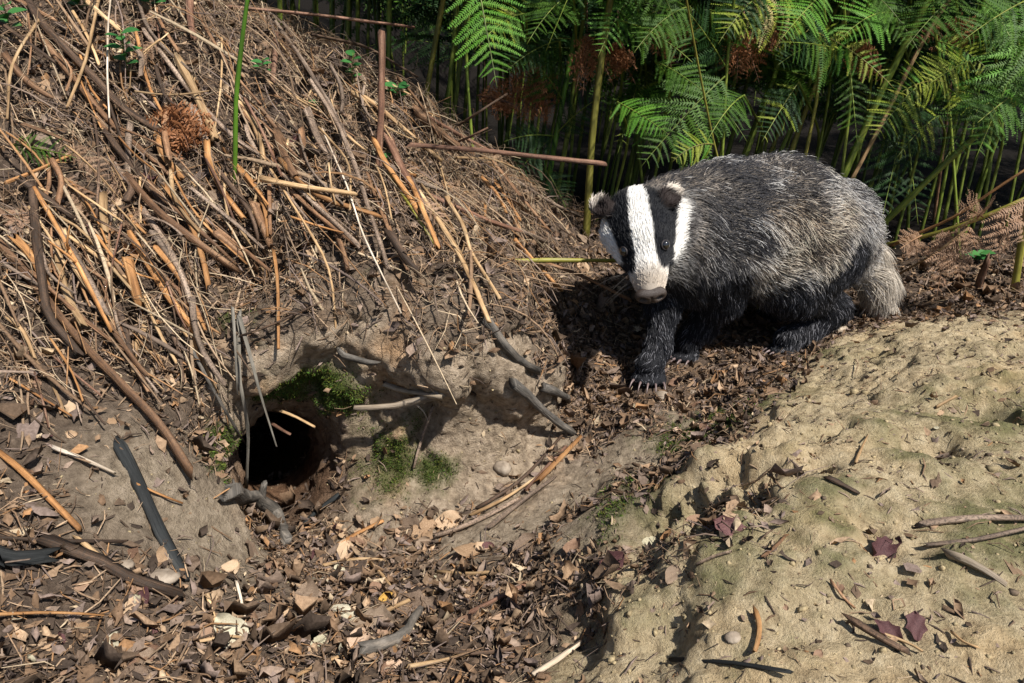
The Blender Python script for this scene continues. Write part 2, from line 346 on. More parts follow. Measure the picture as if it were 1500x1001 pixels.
ground = link('ground', mesh_np('ground', TV, TQ, True, {'painted_shade': sstep(1.5, 1.72, y+.06*n_lo), 'mound': mound, 'wall': gcl(wall, 0, 1), 'moss': gcl(moss, 0, 1), 'gully': gcl(gully*1.3, 0, 1), 'inside': gcl(inside*1.4, 0, 1)}, [M_GROUND]))
tag(ground, 'sandy earth bank with burrow, gully and spoil mound', None, None, 'structure')
# the wood's floor all round, meeting the detailed ground at its edge
ox = np.concatenate([np.linspace(-60, X0, 60)[:-1], np.linspace(X0, X1, 32), np.linspace(X1, 60, 60)[1:]])
oy = np.concatenate([np.linspace(-60, Y0, 60)[:-1], np.linspace(Y0, Y1, 23), np.linspace(Y1, 70, 90)[1:]])
OX, OY = np.meshgrid(ox, oy, indexing='ij'); OV = np.stack([OX, OY, h_outer(OX, np.minimum(OY, 12))-.012], -1).reshape(-1, 3)
ni, nj = OX.shape; ii, jj = np.meshgrid(np.arange(ni-1), np.arange(nj-1), indexing='ij')
keep = ~((ox[ii] > X0+.05) & (ox[ii+1] < X1-.05) & (oy[jj] > Y0+.05) & (oy[jj+1] < Y1-.05))
a = (ii*nj+jj)[keep]; OQ = np.stack([a, a+nj, a+nj+1, a+1], 1)
wf = link('woodland_floor', mesh_np('woodland_floor', OV, OQ, True, {'painted_shade': np.ones(len(OV))}, [M_GROUND])); tag(wf, 'dark woodland floor behind the bracken', None, None, 'structure')  # whole sheet takes the near-black colour painted for shade under the bracken

BVH = BVHTree.FromPolygons(TV.tolist(), TQ.tolist())
CAMP = Vector((0, 0, CAM_Z))
def hit(u, v):
    """point of the ground seen at a pixel, or None"""
    d = Vector(ray(u, v)).normalized(); r = BVH.ray_cast(CAMP, d)
    return (np.array(r[0]), np.array(r[1])) if r[0] is not None else None
def ground_z(x, y, top=2.0):
    r = BVH.ray_cast(Vector((x, y, top)), Vector((0, 0, -1)))
    return r[0].z if r[0] is not None else float(h_outer(np.array(x), np.array(y)))
# ------------------------------------------------------------------ the badger
# bones: start, end, radii, kind of coat; placed from the photograph with the paws on the ground
B = lambda u, v, Y: PY(u, v, Y)
NOSE, MUZ, EYES, SKULL = B(952,424,1.005), B(950,398,1.022), B(944,352,1.058), B(935,322,1.105)
BONES = [  # a, b, ra, rb, coat, blend
 (B(990,330,1.17), B(1055,332,1.225), .068, .090, 'body', .05), (B(1055,332,1.225), B(1130,333,1.285), .090, .105, 'body', .05),
 (B(1130,333,1.285), B(1197,340,1.335), .102, .088, 'body', .05), (B(1065,352,1.225), B(1175,354,1.30), .064, .062, 'body', .05),
 (B(1214,358,1.345), B(1198,348,1.335), .064, .082, 'body', .05),
 (SKULL, B(990,330,1.17), .043, .064, 'neck', .035), (B(955,362,1.11), B(1010,390,1.19), .036, .055, 'throat', .04),
 (SKULL, EYES, .0435, .035, 'head', .025), (EYES, MUZ, .033, .0225, 'head', .018), (MUZ, NOSE, .0235, .0165, 'head', .015),
 (B(945,375,1.06), B(953,420,1.02), .026, .014, 'head', .02),
 (B(906,345,1.095), B(930,375,1.065), .024, .020, 'head', .022), (B(972,338,1.10), B(965,372,1.075), .024, .020, 'head', .022),
 # left fore leg, planted under the shoulder
 (B(1045,392,1.175), B(1056,436,1.185), .052, .034, 'leg', .035), (B(1056,436,1.185), B(1026,480,1.205), .030, .021, 'leg', .02), (B(1026,480,1.205), B(1006,501,1.205), .020, .016, 'leg', .02),
 # right fore leg, stepping forward
 (B(985,395,1.20), B(972,445,1.165), .042, .027, 'leg', .03), (B(972,445,1.165), B(965,508,1.125), .024, .0165, 'leg', .015), (B(965,508,1.125), B(952,535,1.105), .0165, .016, 'leg', .015),
 # left hind leg
 (B(1195,375,1.27), B(1163,425,1.235), .070, .044, 'leg', .035), (B(1163,425,1.235), B(1222,452,1.265), .039, .023, 'leg', .03), (B(1222,452,1.265), B(1180,487,1.245), .025, .021, 'leg', .02), (B(1180,487,1.245), B(1152,497,1.22), .020, .015, 'leg', .02),
 # right hind leg, behind
 (B(1190,385,1.40), B(1150,425,1.40), .06, .045, 'leg', .04), (B(1150,425,1.40), B(1185,440,1.43), .04, .024, 'leg', .03), (B(1185,440,1.43), B(1125,466,1.40), .024, .018, 'leg', .02),
 # tail
 (B(1262,372,1.37), B(1280,408,1.365), .030, .026, 'tail', .025), (B(1280,408,1.365), B(1297,450,1.355), .025, .014, 'tail', .02),
]
def toes(c0, fwd, side, n, spread, ln, r):
    out = []
    for k in range(n):
        s = (k-(n-1)/2)/((n-1)/2); a = c0+side*s*spread+fwd*(.004-.006*s*s); d = fwd*ln*(1-.18*s*s)+side*s*spread*.35+np.array([0, 0, -.004])
        out.append((a, a+d, r, r*.8, 'toe', .006))
    return out
def unit(v): return v/np.linalg.norm(v)
PAWS = [(B(953,534,1.105), unit(np.array([-.25, -.95, 0])), .017), (B(1007,500,1.205), unit(np.array([-.75, -.6, 0])), .015), (B(1153,496,1.22), unit(np.array([-.85, -.5, 0])), .014), (B(1126,466,1.40), unit(np.array([-.85, -.5, 0])), .014)]
CLAWS = []
for c0, fw, sp in PAWS:
    gz_ = ground_z(c0[0], c0[1]); sd = np.array([-fw[1], fw[0], 0]); c1 = c0.copy(); c1[2] = gz_+.011
    T = toes(c1, fw, sd, 5, sp, .023, .0068); BONES += T; CLAWS += [(t[1], unit(t[1]-t[0])) for t in T]
    BONES.append((c0, c1, .015, .013, 'leg', .02))
allp = np.array([p for b in BONES for p in (b[0], b[1])]); lo, hi = allp.min(0)-.14, allp.max(0)+.14
BH = .0036; dims = np.ceil((hi-lo)/BH).astype(int)
BF = np.full(dims, .2, np.float32)
bx_, by_, bz_ = [lo[a]+np.arange(dims[a])*BH for a in range(3)]
def local(c0, c1, pad):
    return tuple(slice(max(0, int((min(c0[a], c1[a])-pad-lo[a])/BH)), min(dims[a], int((max(c0[a], c1[a])+pad-lo[a])/BH)+1)) for a in range(3))
for (a, b, ra, rb, coat, k) in BONES:
    sl = local(a, b, max(ra, rb)+.05); ba = b-a; L2 = (ba*ba).sum()
    X_, Y_, Z_ = bx_[sl[0]][:, None, None]-a[0], by_[sl[1]][None, :, None]-a[1], bz_[sl[2]][None, None, :]-a[2]
    t = np.clip((X_*ba[0]+Y_*ba[1]+Z_*ba[2])/L2, 0, 1)
    d = np.sqrt((X_-ba[0]*t)**2+(Y_-ba[1]*t)**2+(Z_-ba[2]*t)**2)-(ra+(rb-ra)*t)
    BF[sl] = smin(BF[sl], d.astype(np.float32), k)
# ears: small rounded cups, thin front to back
S_AX = unit(NOSE-SKULL); EAR_L, EAR_R = B(878,301,1.09), B(984,284,1.082)
LAT = unit((EAR_R-EAR_L)-S_AX*np.dot(EAR_R-EAR_L, S_AX)); DOR = np.cross(LAT, S_AX); DOR = DOR if DOR[1] < 0 or DOR[2] > 0 else -DOR
if np.dot(DOR, np.array([0, -.4, 1.])) < 0: DOR = -DOR
for e, sg in ((EAR_L, -1), (EAR_R, 1)):
    eu = unit(-S_AX*.75+DOR*.25+LAT*sg*.55); ef = unit(DOR*.8+S_AX*.55+LAT*sg*.25); ef = unit(ef-eu*np.dot(ef, eu)); es = np.cross(eu, ef)
    c = e-eu*.003; sl = local(c, c, .045)
    X_, Y_, Z_ = np.meshgrid(bx_[sl[0]]-c[0], by_[sl[1]]-c[1], bz_[sl[2]]-c[2], indexing='ij')
    du, df, ds = X_*eu[0]+Y_*eu[1]+Z_*eu[2], X_*ef[0]+Y_*ef[1]+Z_*ef[2], X_*es[0]+Y_*es[1]+Z_*es[2]
    d = (np.sqrt((du/.0185)**2+(df/.008)**2+(ds/.0168)**2)-1)*.0085
    cup = (np.sqrt((du/.012)**2+((df-.008)/.007)**2+(ds/.011)**2)-1)*.008
    d = np.maximum(d, -cup); BF[sl] = smin(BF[sl], d.astype(np.float32), .007)
# eye sockets
EYE = []
for (u, v, Y, sg) in ((915,368,1.05,-1), (973,359,1.055,1)):
    c = B(u, v, Y); EYE.append((c, sg))
BVv, BQ = surface_nets(BF, lo, BH); BVv = relax(BVv, BQ, 2, .5); BN = vnormals(BVv, BQ)
cen = BVv.mean(0)
if ((BVv-cen)*BN).sum(1).mean() < 0: BQ = BQ[:, ::-1]; BN = -BN
BASE = np.array([PY(1090, 500, 1.24)[0], 1.24, 0.0]); BASE[2] = ground_z(BASE[0], BASE[1])

def bone_fields(P):
    """coat flow, nearest coat kind and mix weights"""
    best = np.full(len(P), 9.); kind = np.zeros(len(P), int); flow = np.zeros((len(P), 3)); wsum = np.zeros(len(P)); names = ['body', 'neck', 'throat', 'head', 'leg', 'tail', 'toe']
    W = np.zeros((len(P), len(names)))
    for (a, b, ra, rb, coat, k) in BONES:
        ba = b-a; t = np.clip(((P-a)@ba)/(ba@ba), 0, 1); d = np.linalg.norm(P-a-t[:, None]*ba, axis=1)-(ra+(rb-ra)*t)
        w = np.exp(-np.maximum(d, -.01)/.010); ki = names.index(coat); W[:, ki] += w
        f = unit(ba)
        if coat == 'head': f = -unit(NOSE-SKULL)*.9+DOR*.1
        elif coat == 'body': f = unit(np.array([.86, .50, -.32]))
        elif coat in ('neck', 'throat'): f = unit(unit(ba)+np.array([.0, 0, -.35]))
        elif coat == 'leg': f = unit(unit(ba)+np.array([.25, .1, -.55]))
        flow += w[:, None]*f
    flow /= np.maximum(np.linalg.norm(flow, axis=1, keepdims=True), 1e-9)
    W /= W.sum(1, keepdims=True)
    return flow, W
def coat_colour(P, N):
    """root colour of the coat by place: striped head, grey back, black legs and throat, pale tail"""
    flow, W = bone_fields(P); n1 = fbm(P, 45, 2, 3); n2 = fbm(P*np.array([1, 1, 1.]), 130, 2, 8)
    q = P-SKULL; t = (q@S_AX)/np.linalg.norm(NOSE-SKULL); lat = q@LAT; dor = q@DOR; al = np.abs(lat+.0015*n2)
    hd = W[:, 3]
    w_in = np.interp(t, [-.6, -.2, .35, .7, .82, 1], [.009, .0115, .0160, .0145, .0150, .03])
    w_out = np.interp(t, [-.6, -.25, .1, .45, .75, .84, 1], [.075, .062, .056, .044, .034, .027, .0])
    w_out = w_out*np.where(lat < 0, .84, 1.0)
    white = np.array([.80, .78, .74]); black = np.array([.011, .012, .015]); cheek = np.array([.78, .76, .72])
    C = np.tile(white, (len(P), 1)).astype(float)
    mb = sstep(w_in-.0015, w_in+.0015, al)*sstep(w_out+.0018, w_out-.0018, al)*sstep(.90, .83, t)
    mb *= sstep(-.055, -.035, dor+.02*0)
    C = C*(1-mb[:, None])+black*mb[:, None]
    muz = sstep(.72, .98, t)[:, None]*.75; C = C*(1-muz*(1-mb[:, None]))+np.array([.42, .33, .24])*muz*(1-mb[:, None])
    ck = sstep(w_out+.014, w_out+.022, al+.004*n1)*sstep(.6, .35, t); C = C*(1-ck[:, None])+np.array([.05, .045, .045])*ck[:, None]
    # behind the face
    under = sstep(-.012, -.045, dor)*sstep(.55, .2, t)[:]           # throat
    C = C*(1-under[:, None])+black*1.3*under[:, None]
    grey = np.array([.20, .195, .195]); back = sstep(-.28, -.62, t+.06*n1)       # away from the face
    body = np.tile(grey, (len(P), 1))*(1+.5*n1[:, None])
    warm = sstep(0., .6, n1+.2)[:, None]; body = body*(1-warm*.35)+np.array([.24, .205, .17])*warm*.35
    zr = P[:, 2]-BASE[2]
    low = sstep(.155, .10, zr+.02*n1)*sstep(.98, .4, W[:, 0]*0+.0)                 # underside
    dark = np.clip(W[:, 4]+W[:, 6], 0, 1); dark = sstep(.25, .65, dark); dark = np.maximum(dark, low*.8)
    front = sstep(B(1075,380,1.2)[0], B(1000,380,1.2)[0], P[:, 0]+.02*n1)*sstep(.245, .17, zr+.02*n1)   # black breast
    dark = np.maximum(dark, front)
    body = body*(1-dark[:, None])+np.array([.016, .017, .021])*dark[:, None]
    tail = sstep(.3, .7, W[:, 5])[:, None]; body = body*(1-tail)+np.array([.58, .52, .44])*tail
    neckgrey = back[:, None]; nonhead = np.clip(1-hd*1.6, 0, 1)[:, None]
    cheekw = (sstep(.2, .6, 1-nonhead[:, 0]))
    mixb = np.clip(neckgrey*1.0+nonhead*(sstep(-.05, -.3, t)[:, None]), 0, 1)
    mixb = np.maximum(mixb, nonhead*sstep(.3, .7, W[:, 4]+W[:, 2]+W[:, 0]+W[:, 6])[:, None])
    C = C*(1-mixb)+body*mixb
    # ears: dark with a pale rim
    for e, sg in ((EAR_L, -1), (EAR_R, 1)):
        eu = unit(-S_AX*.75+DOR*.25+LAT*sg*.55); d = np.linalg.norm(P-e, axis=1); h = (P-e)@eu
        m = sstep(.025, .018, d)[:, None]; rim = sstep(.001, .007, h+.001*n2)[:, None]
        C = C*(1-m)+(np.array([.03, .022, .02])*(1-rim)+np.array([.72, .64, .55])*rim)*m
    return np.clip(C, .008, .9), flow, W, dark, t, mixb[:, 0]
skinC, _, _, _, _, _ = coat_colour(BVv, BN)

def skin_mat(name, rough, spec):
    m, nt, lk, b = nmat(name, rough, spec); a = nt.new('ShaderNodeAttribute'); a.attribute_name = 'coat'
    lk.new(a.outputs['Color'], b.inputs['Base Color']); n = noise(nt, lk, 600, 3); bump(nt, lk, b, n.outputs[0], .4, .002); return m
badger = link('badger', None, None, BASE); tag(badger, 'black and white striped badger walking out beside its burrow', 'badger')
body_o = link('body', mesh_np('badger_body', BVv-BASE, BQ, True, {'coat': skinC*.7}, [skin_mat('badger_skin', .8, .2)]), badger)

# ---- fur: every hair a strand lying along the coat's flow
fa = np.linalg.norm(np.cross(BVv[BQ[:, 2]]-BVv[BQ[:, 0]], BVv[BQ[:, 3]]-BVv[BQ[:, 1]]), axis=1)*.5
fc = BVv[BQ].mean(1); _, Wf = bone_fields(fc)
dens = fa*(1*Wf[:, 0]+1.0*Wf[:, 1]+Wf[:, 2]+1.9*Wf[:, 3]+1.15*Wf[:, 4]+1.6*Wf[:, 5]+.6*Wf[:, 6])
tn = (fc-SKULL)@S_AX/np.linalg.norm(NOSE-SKULL); dens *= np.where((Wf[:, 3] > .4) & (tn > 1.03), .0, 1)
for c, sg in EYE: dens *= np.linalg.norm(fc-c, axis=1) > .0098
NH = 120000; pick = R.choice(len(BQ), NH, p=dens/dens.sum()); uv = R.random((NH, 2))
q = BVv[BQ[pick]]; a_, b_ = uv[:, :1], uv[:, 1:]
RP = q[:, 0]*(1-a_)*(1-b_)+q[:, 1]*a_*(1-b_)+q[:, 2]*a_*b_+q[:, 3]*(1-a_)*b_
qn = BN[BQ[pick]]; RN = qn.mean(1); RN /= np.linalg.norm(RN, axis=1, keepdims=True)
C0, FL, WW, dark, tt, mixb = coat_colour(RP, RN)
FL = FL+.6*np.stack([fbm(RP, 24, 2, 71), fbm(RP, 24, 2, 72), fbm(RP, 24, 2, 73)], 1)*(.3+.7*mixb[:, None])+.22*R.normal(size=(NH, 3))*(.35+.65*mixb[:, None])
FL -= RN*(FL*RN).sum(1, keepdims=True); FL /= np.maximum(np.linalg.norm(FL, axis=1, keepdims=True), 1e-6)
ln = np.array([.044, .026, .022, .0080, .0135, .050, .0035]); LEN = WW@ln
LEN = LEN*np.where(mixb > .5, 1, np.minimum(1, .0085/np.maximum(LEN, 1e-4)*1.3))*(.5+.85*R.random(NH))
near_nose = sstep(.7, 1.0, tt)*(WW[:, 3] > .4); LEN *= 1-.5*near_nose
for e in (EAR_L, EAR_R): LEN *= 1-.15*(np.linalg.norm(RP-e, axis=1) < .022)
lift = np.where(mixb > .5, .46, .22)+.16*R.normal(size=NH); lift = np.clip(lift, .08, .9)
lift = np.where(WW[:, 5] > .4, .3, lift)
K = 5; S = np.linspace(0, 1, K)[None, :, None]
PTS = RP[:, None, :]+LEN[:, None, None]*(FL[:, None, :]*(S*np.cos(lift)[:, None, None]+.0)+RN[:, None, :]*(np.sin(lift)[:, None, None]*S-.22*S**2))
PTS[:, :, 2] -= (LEN[:, None]*.16*(S[:, :, 0]**2))*(mixb[:, None] > .5)
PTS = PTS+(fbm(RP, 300, 1, 91)*.0012)[:, None, None]*S
from mathutils.kdtree import KDTree
NC = 3600; ci = R.choice(NH, NC, replace=False); kd = KDTree(NC)
for k, i in enumerate(ci): kd.insert(RP[i], k)
kd.balance(); own = np.array([kd.find(p)[1] for p in RP]); lead = ci[own]
cw = np.clip(mixb, 0, 1)[:, None, None]*.42*(.3+.7*R.random((NH, 1, 1)))
PTS = PTS+cw*(S**1.3)*((RP[lead][:, None, :]+(PTS[lead]-RP[lead][:, None, :]))-PTS)
crnd = R.random(NC)[own]
# colour along the strand: grey guard hairs are pale at the root, black below the tip, white at the tip
grz = np.clip(mixb*(1-np.clip(dark*1.05, 0, 1))*(1-sstep(.3, .7, WW[:, 5])), 0, 1)
CC = np.repeat(C0[:, None, :], K, 1)*(.75+.5*R.random((NH, 1, 1)))
patch = .75*fbm(RP*np.array([1, 1, 1.7]), 13, 2, 95)+.5*fbm(RP*np.array([1, 1, 1.7]), 55, 2, 97)
warmf = np.clip(np.exp(-(np.linalg.norm((RP-B(1165,335,1.2))*np.array([1, .6, 1.2]), axis=1)/.085)**2)*1.2+.5*fbm(RP, 22, 2, 99), 0, 1)[:, None, None]
shl = sstep(B(1105,330,1.2)[0], B(1050,330,1.2)[0], RP[:, 0])
zr = RP[:, 2]-BASE[2]; rumpw = sstep(B(1150,300,1.3)[0], B(1270,300,1.35)[0], RP[:, 0])
palef = np.clip(.68+.62*patch+.26*rumpw-.30*sstep(.25, .33, zr)+.12*sstep(.12, .2, zr)-.28*shl, .08, .97)
tipw = (.55*crnd+.45*R.random(NH) < palef)
band = np.array([.42, .37, .32]); dk = np.array([.025, .025, .03]); tp = np.array([.86, .84, .81])
seq = np.stack([band*.8, band, dk, dk, tp]); seq2 = np.stack([band*.6, band*.6, dk, dk, np.array([.10, .10, .11])]); seq3 = np.stack([band, band*1.3, dk*3, tp*.8, tp])
rnd = R.random(NH); G = np.where(tipw[:, None, None], np.where((rnd < .55)[:, None, None], seq3[None], seq[None]), seq2[None])*(.75+.5*R.random((NH, 1, 1)))
G = G*(1-warmf*np.array([-.02, .10, .26]))
CC = CC*(1-grz[:, None, None])+G*grz[:, None, None]
tl = (WW[:, 5] > .4); CC[tl] *= R.choice([.35, .7, 1., 1.15], tl.sum())[:, None, None]
blk = (dark > .6) & (mixb > .5); stray = blk & (R.random(NH) < .10); CC[stray] = np.array([.20, .20, .22])
CC = np.clip(CC, .006, .9)
RAD = np.where(mixb > .5, .00034, .00030)[:, None]*np.array([1, 1, .9, .7, .25])[None]
hc = bpy.data.hair_curves.new('badger_fur'); hc.add_curves([K]*NH)
hc.points.foreach_set('position', (PTS-BASE).astype(np.float32).ravel())
hc.points.foreach_set('radius', RAD.astype(np.float32).ravel())
ca = hc.attributes.new('coat', 'FLOAT_COLOR', 'POINT'); ca.data.foreach_set('color', np.concatenate([CC, np.ones((NH, K, 1))], 2).astype(np.float32).ravel())
def fur_mat():
    m, nt, lk, b = nmat('badger_fur', .5, .2); a = nt.new('ShaderNodeAttribute'); a.attribute_name = 'coat'; lk.new(a.outputs['Color'], b.inputs['Base Color']); return m
hc.materials.append(fur_mat())
fur = link('fur', hc, body_o)

# ---- eyes, nose, claws, whiskers
def uvsphere(name, r, mat, sc=(1, 1, 1), seg=20, rings=12):
    V, Fs = [], []
    for i in range(rings+1):
        th = math.pi*i/rings
        for j in range(seg): ph = 2*math.pi*j/seg; V.append((r*sc[0]*math.sin(th)*math.cos(ph), r*sc[1]*math.sin(th)*math.sin(ph), r*sc[2]*math.cos(th)))
    for i in range(rings):
        for j in range(seg): a, b = i*seg+j, i*seg+(j+1) % seg; Fs.append((a, b, b+seg, a+seg))
    return mesh_py(name, V, Fs, mat)
M_EYE, nt, lk, b = nmat('eye_wet_black', .05, .8); b.inputs['Base Color'].default_value = (.006, .005, .004, 1); b.inputs['Coat Weight'].default_value = 1; b.inputs['Coat Roughness'].default_value = .02
M_LID, nt, lk, b = nmat('eyelid_skin', .6, .3); b.inputs['Base Color'].default_value = (.032, .027, .028, 1)
M_NOSE, nt, lk, b = nmat('nose_leather', .38, .5); n_ = noise(nt, lk, 1400, 4); r_ = ramp(nt, [(.3, (.018, .013, .011)), (.7, (.075, .055, .045))]); lk.new(n_.outputs[0], r_.inputs[0]); lk.new(r_.outputs[0], b.inputs['Base Color']); bump(nt, lk, b, n_.outputs[0], .6, .001)
M_CLAW, nt, lk, b = nmat('claw_horn', .4, .5); b.inputs['Base Color'].default_value = (.17, .125, .12, 1)
bb = BVHTree.FromPolygons(BVv.tolist(), BQ.tolist())
for c, sg in EYE:
    d = Vector(c-np.array([0, 0, CAM_Z])); r = bb.ray_cast(Vector((0, 0, CAM_Z)), d.normalized()); p = np.array(r[0]) if r[0] else c; n = np.array(r[1]) if r[0] else np.array([0, -1, 0])
    e = link('eye', uvsphere('badger_eye', .0072, M_EYE), badger, p+n*.0004-BASE)
    # lids: a ring round the eye
    V, Fs = [], []; zq = Vector(n).to_track_quat('Z', 'Y')
    for i in range(24):
        for j in range(8):
            A, Bq = 2*math.pi*i/24, 2*math.pi*j/8; rr = .0070+.0009*math.cos(Bq)
            V.append(zq @ Vector((rr*math.cos(A)*1.12, rr*math.sin(A)*.95, .0016*math.sin(Bq)+.0008)))
    for i in range(24):
        for j in range(8): Fs.append((i*8+j, ((i+1) % 24)*8+j, ((i+1) % 24)*8+(j+1) % 8, i*8+(j+1) % 8))
    link('eyelid', mesh_py('badger_eyelid', V, Fs, M_LID), e, (n*.0008))
# nose pad with two nostrils, wider than tall
nV, nF = [], []; SEG, RNG = 36, 24
for i in range(RNG+1):
    th = math.pi*i/RNG
    for j in range(SEG):
        ph = 2*math.pi*j/SEG; d = np.array([math.sin(th)*math.cos(ph), math.sin(th)*math.sin(ph), math.cos(th)])   # x lateral, y dorsal, z forward
        p = d*np.array([.0225, .0142, .012]); p[1] *= 1.0 if p[1] < 0 else (.85+.15*abs(d[0]))
        for sx in (-1, 1):
            k = math.exp(-(((d[0]-sx*.52)/.2)**2+((d[1]+.12)/.22)**2))*(d[2] > 0); p = p-np.array([0, 0, .009])*k
        p[2] -= .0022*math.exp(-(d[0]/.07)**2)*(d[1] < .3)*(d[2] > 0)
        nV.append(p)
for i in range(RNG):
    for j in range(SEG): a, b2 = i*SEG+j, i*SEG+(j+1) % SEG; nF.append((a, a+SEG, b2+SEG, b2))
nV = np.array(nV); FW = unit(S_AX*.93+DOR*.30); UP2 = unit(DOR-FW*np.dot(DOR, FW)); RT = np.cross(UP2, FW)
nc = NOSE+S_AX*.0095+DOR*.001; nV = nV[:, :1]*RT+nV[:, 1:2]*UP2+nV[:, 2:]*FW
link('nose', mesh_py('badger_nose', nV, nF, M_NOSE), badger, nc-BASE)
for p, d in CLAWS:
    V, Fs = [], []; side = unit(np.cross(d, [0, 0, 1])); upv = np.cross(side, d)
    for i in range(6):
        s = i/5; c = p+d*(.001+.021*s)+upv*(.004*math.sin(s*2.2)-.009*s*s); r = .0027*(1-s)**.7+.0002
        for j in range(6): A = 2*math.pi*j/6; V.append(c+side*r*.8*math.cos(A)+upv*r*math.sin(A)-BASE)
    for i in range(5):
        for j in range(6): Fs.append((i*6+j, i*6+(j+1) % 6, (i+1)*6+(j+1) % 6, (i+1)*6+j))
    link('claw', mesh_py('badger_claw', V, Fs, M_CLAW), badger)

WV = []; wr = np.random.default_rng(3)
hw_ = bpy.data.hair_curves.new('badger_whiskers'); WN = 26; hw_.add_curves([6]*WN)
for k in range(WN):
    sg = -1 if k % 2 else 1; p = MUZ+S_AX*wr.uniform(-.006, .014)+LAT*sg*.017+DOR*wr.uniform(-.012, .004); L_ = wr.uniform(.03, .065); d = unit(LAT*sg*1.0+S_AX*wr.uniform(-.5, .35)+DOR*wr.uniform(-.5, .35))
    for i in range(6): q_ = i/5; WV.append(p+d*L_*q_-np.array([0, 0, .35])*L_*q_*q_-BASE)
hw_.points.foreach_set('position', np.array(WV, np.float32).ravel()); hw_.points.foreach_set('radius', np.tile(np.array([.00022, .0002, .00018, .00014, .0001, .00004], np.float32), WN))
M_WH, nt, lk, b = nmat('whisker', .4, .5); b.inputs['Base Color'].default_value = (.12, .11, .10, 1); hw_.materials.append(M_WH); link('whiskers', hw_, body_o)
# ------------------------------------------------------------------ stems, sticks and roots
def tube(pts, radii, sides=7, seed=0, flat=1.0, split=True, up=None, knob=.12):
    """swept tube with a grainy outline; returns V, F, UV per vertex"""
    rs = np.random.default_rng(seed); pts = np.asarray(pts, float); n = len(pts)
    T = np.gradient(pts, axis=0); T /= np.linalg.norm(T, axis=1, keepdims=True)
    ref = np.array([0, 0, 1.]) if up is None else up
    if abs(T[0]@ref) > .95: ref = np.array([1., 0, 0])
    V, UV = [], []; along = np.concatenate([[0], np.cumsum(np.linalg.norm(np.diff(pts, axis=0), axis=1))]); off = rs.random()*9
    prof = 1+knob*rs.normal(size=sides)
    for i in range(n):
        a = np.cross(T[i], ref); a /= np.linalg.norm(a); b = np.cross(a, T[i]); ref = b
        for j in range(sides):
            A = 2*math.pi*j/sides; r = radii[i]*prof[j]*(1+.06*rs.normal())
            e = 0 if not split or 0 < i < n-1 else rs.normal()*radii[i]*1.1
            V.append(pts[i]+a*r*math.cos(A)+b*r*flat*math.sin(A)+T[i]*e); UV.append((off+j*radii[i]*.9, along[i]+off))
    F = [(i*sides+j, i*sides+(j+1) % sides, (i+1)*sides+(j+1) % sides, (i+1)*sides+j) for i in range(n-1) for j in range(sides)]
    F += [tuple(range(sides))[::-1], tuple((n-1)*sides+j for j in range(sides))]
    return V, F, UV
def stem_mesh(name, parts, mat, origin):
    """one mesh from several tubes"""
    V, F, U = [], [], []
    for v, f, u in parts:
        o = len(V); V += [p-origin for p in v]; U += u; F += [tuple(i+o for i in q) for q in f]
    me = mesh_py(name, V, F, mat); uvl = me.uv_layers.new(name='UVMap')
    li = np.zeros(len(me.loops), np.int32); me.loops.foreach_get('vertex_index', li)
    uvl.data.foreach_set('uv', np.array(U, np.float32)[li].ravel()); return me
def resample(P, n):
    P = np.asarray(P, float); d = np.concatenate([[0], np.cumsum(np.linalg.norm(np.diff(P, axis=0), axis=1))]); s = np.linspace(0, d[-1], n)
    Q = np.stack([np.interp(s, d, P[:, k]) for k in range(3)], 1)
    for _ in range(2): Q[1:-1] = .25*Q[:-2]+.5*Q[1:-1]+.25*Q[2:]
    return Q
def on_ground(px, lift=.004, stiff=True):
    """pixel polyline -> 3-D polyline resting on the ground it crosses; px entries may carry their own distance"""
    out = []
    for p in px:
        if len(p) == 3: out.append(PY(*p)); continue
        h = hit(*p)
        out.append(None if h is None or h[0][1] > 2.2 else h[0]+h[1]*lift)
    known = [i for i, o in enumerate(out) if o is not None]
    if not known: return None
    for i, o in enumerate(out):
        if o is None: k = min(known, key=lambda q: abs(q-i)); out[i] = PY(px[i][0], px[i][1], out[k][1])
    return np.array(out)
def rest(P, r):
    """lift a stiff stem until it lies on, not in, the ground"""
    best = 0
    for p in P[1:-1]:
        d = Vector(p)-CAMP; L = d.length; h = BVH.ray_cast(CAMP, d.normalized())
        if h[0] is not None: best = max(best, L-h[3])
    return P if best < .002 else P*(1-min(best*.8, .05)/1.0)+np.array([0, 0, CAM_Z])*min(best*.8, .05)
STEM_N = [0]
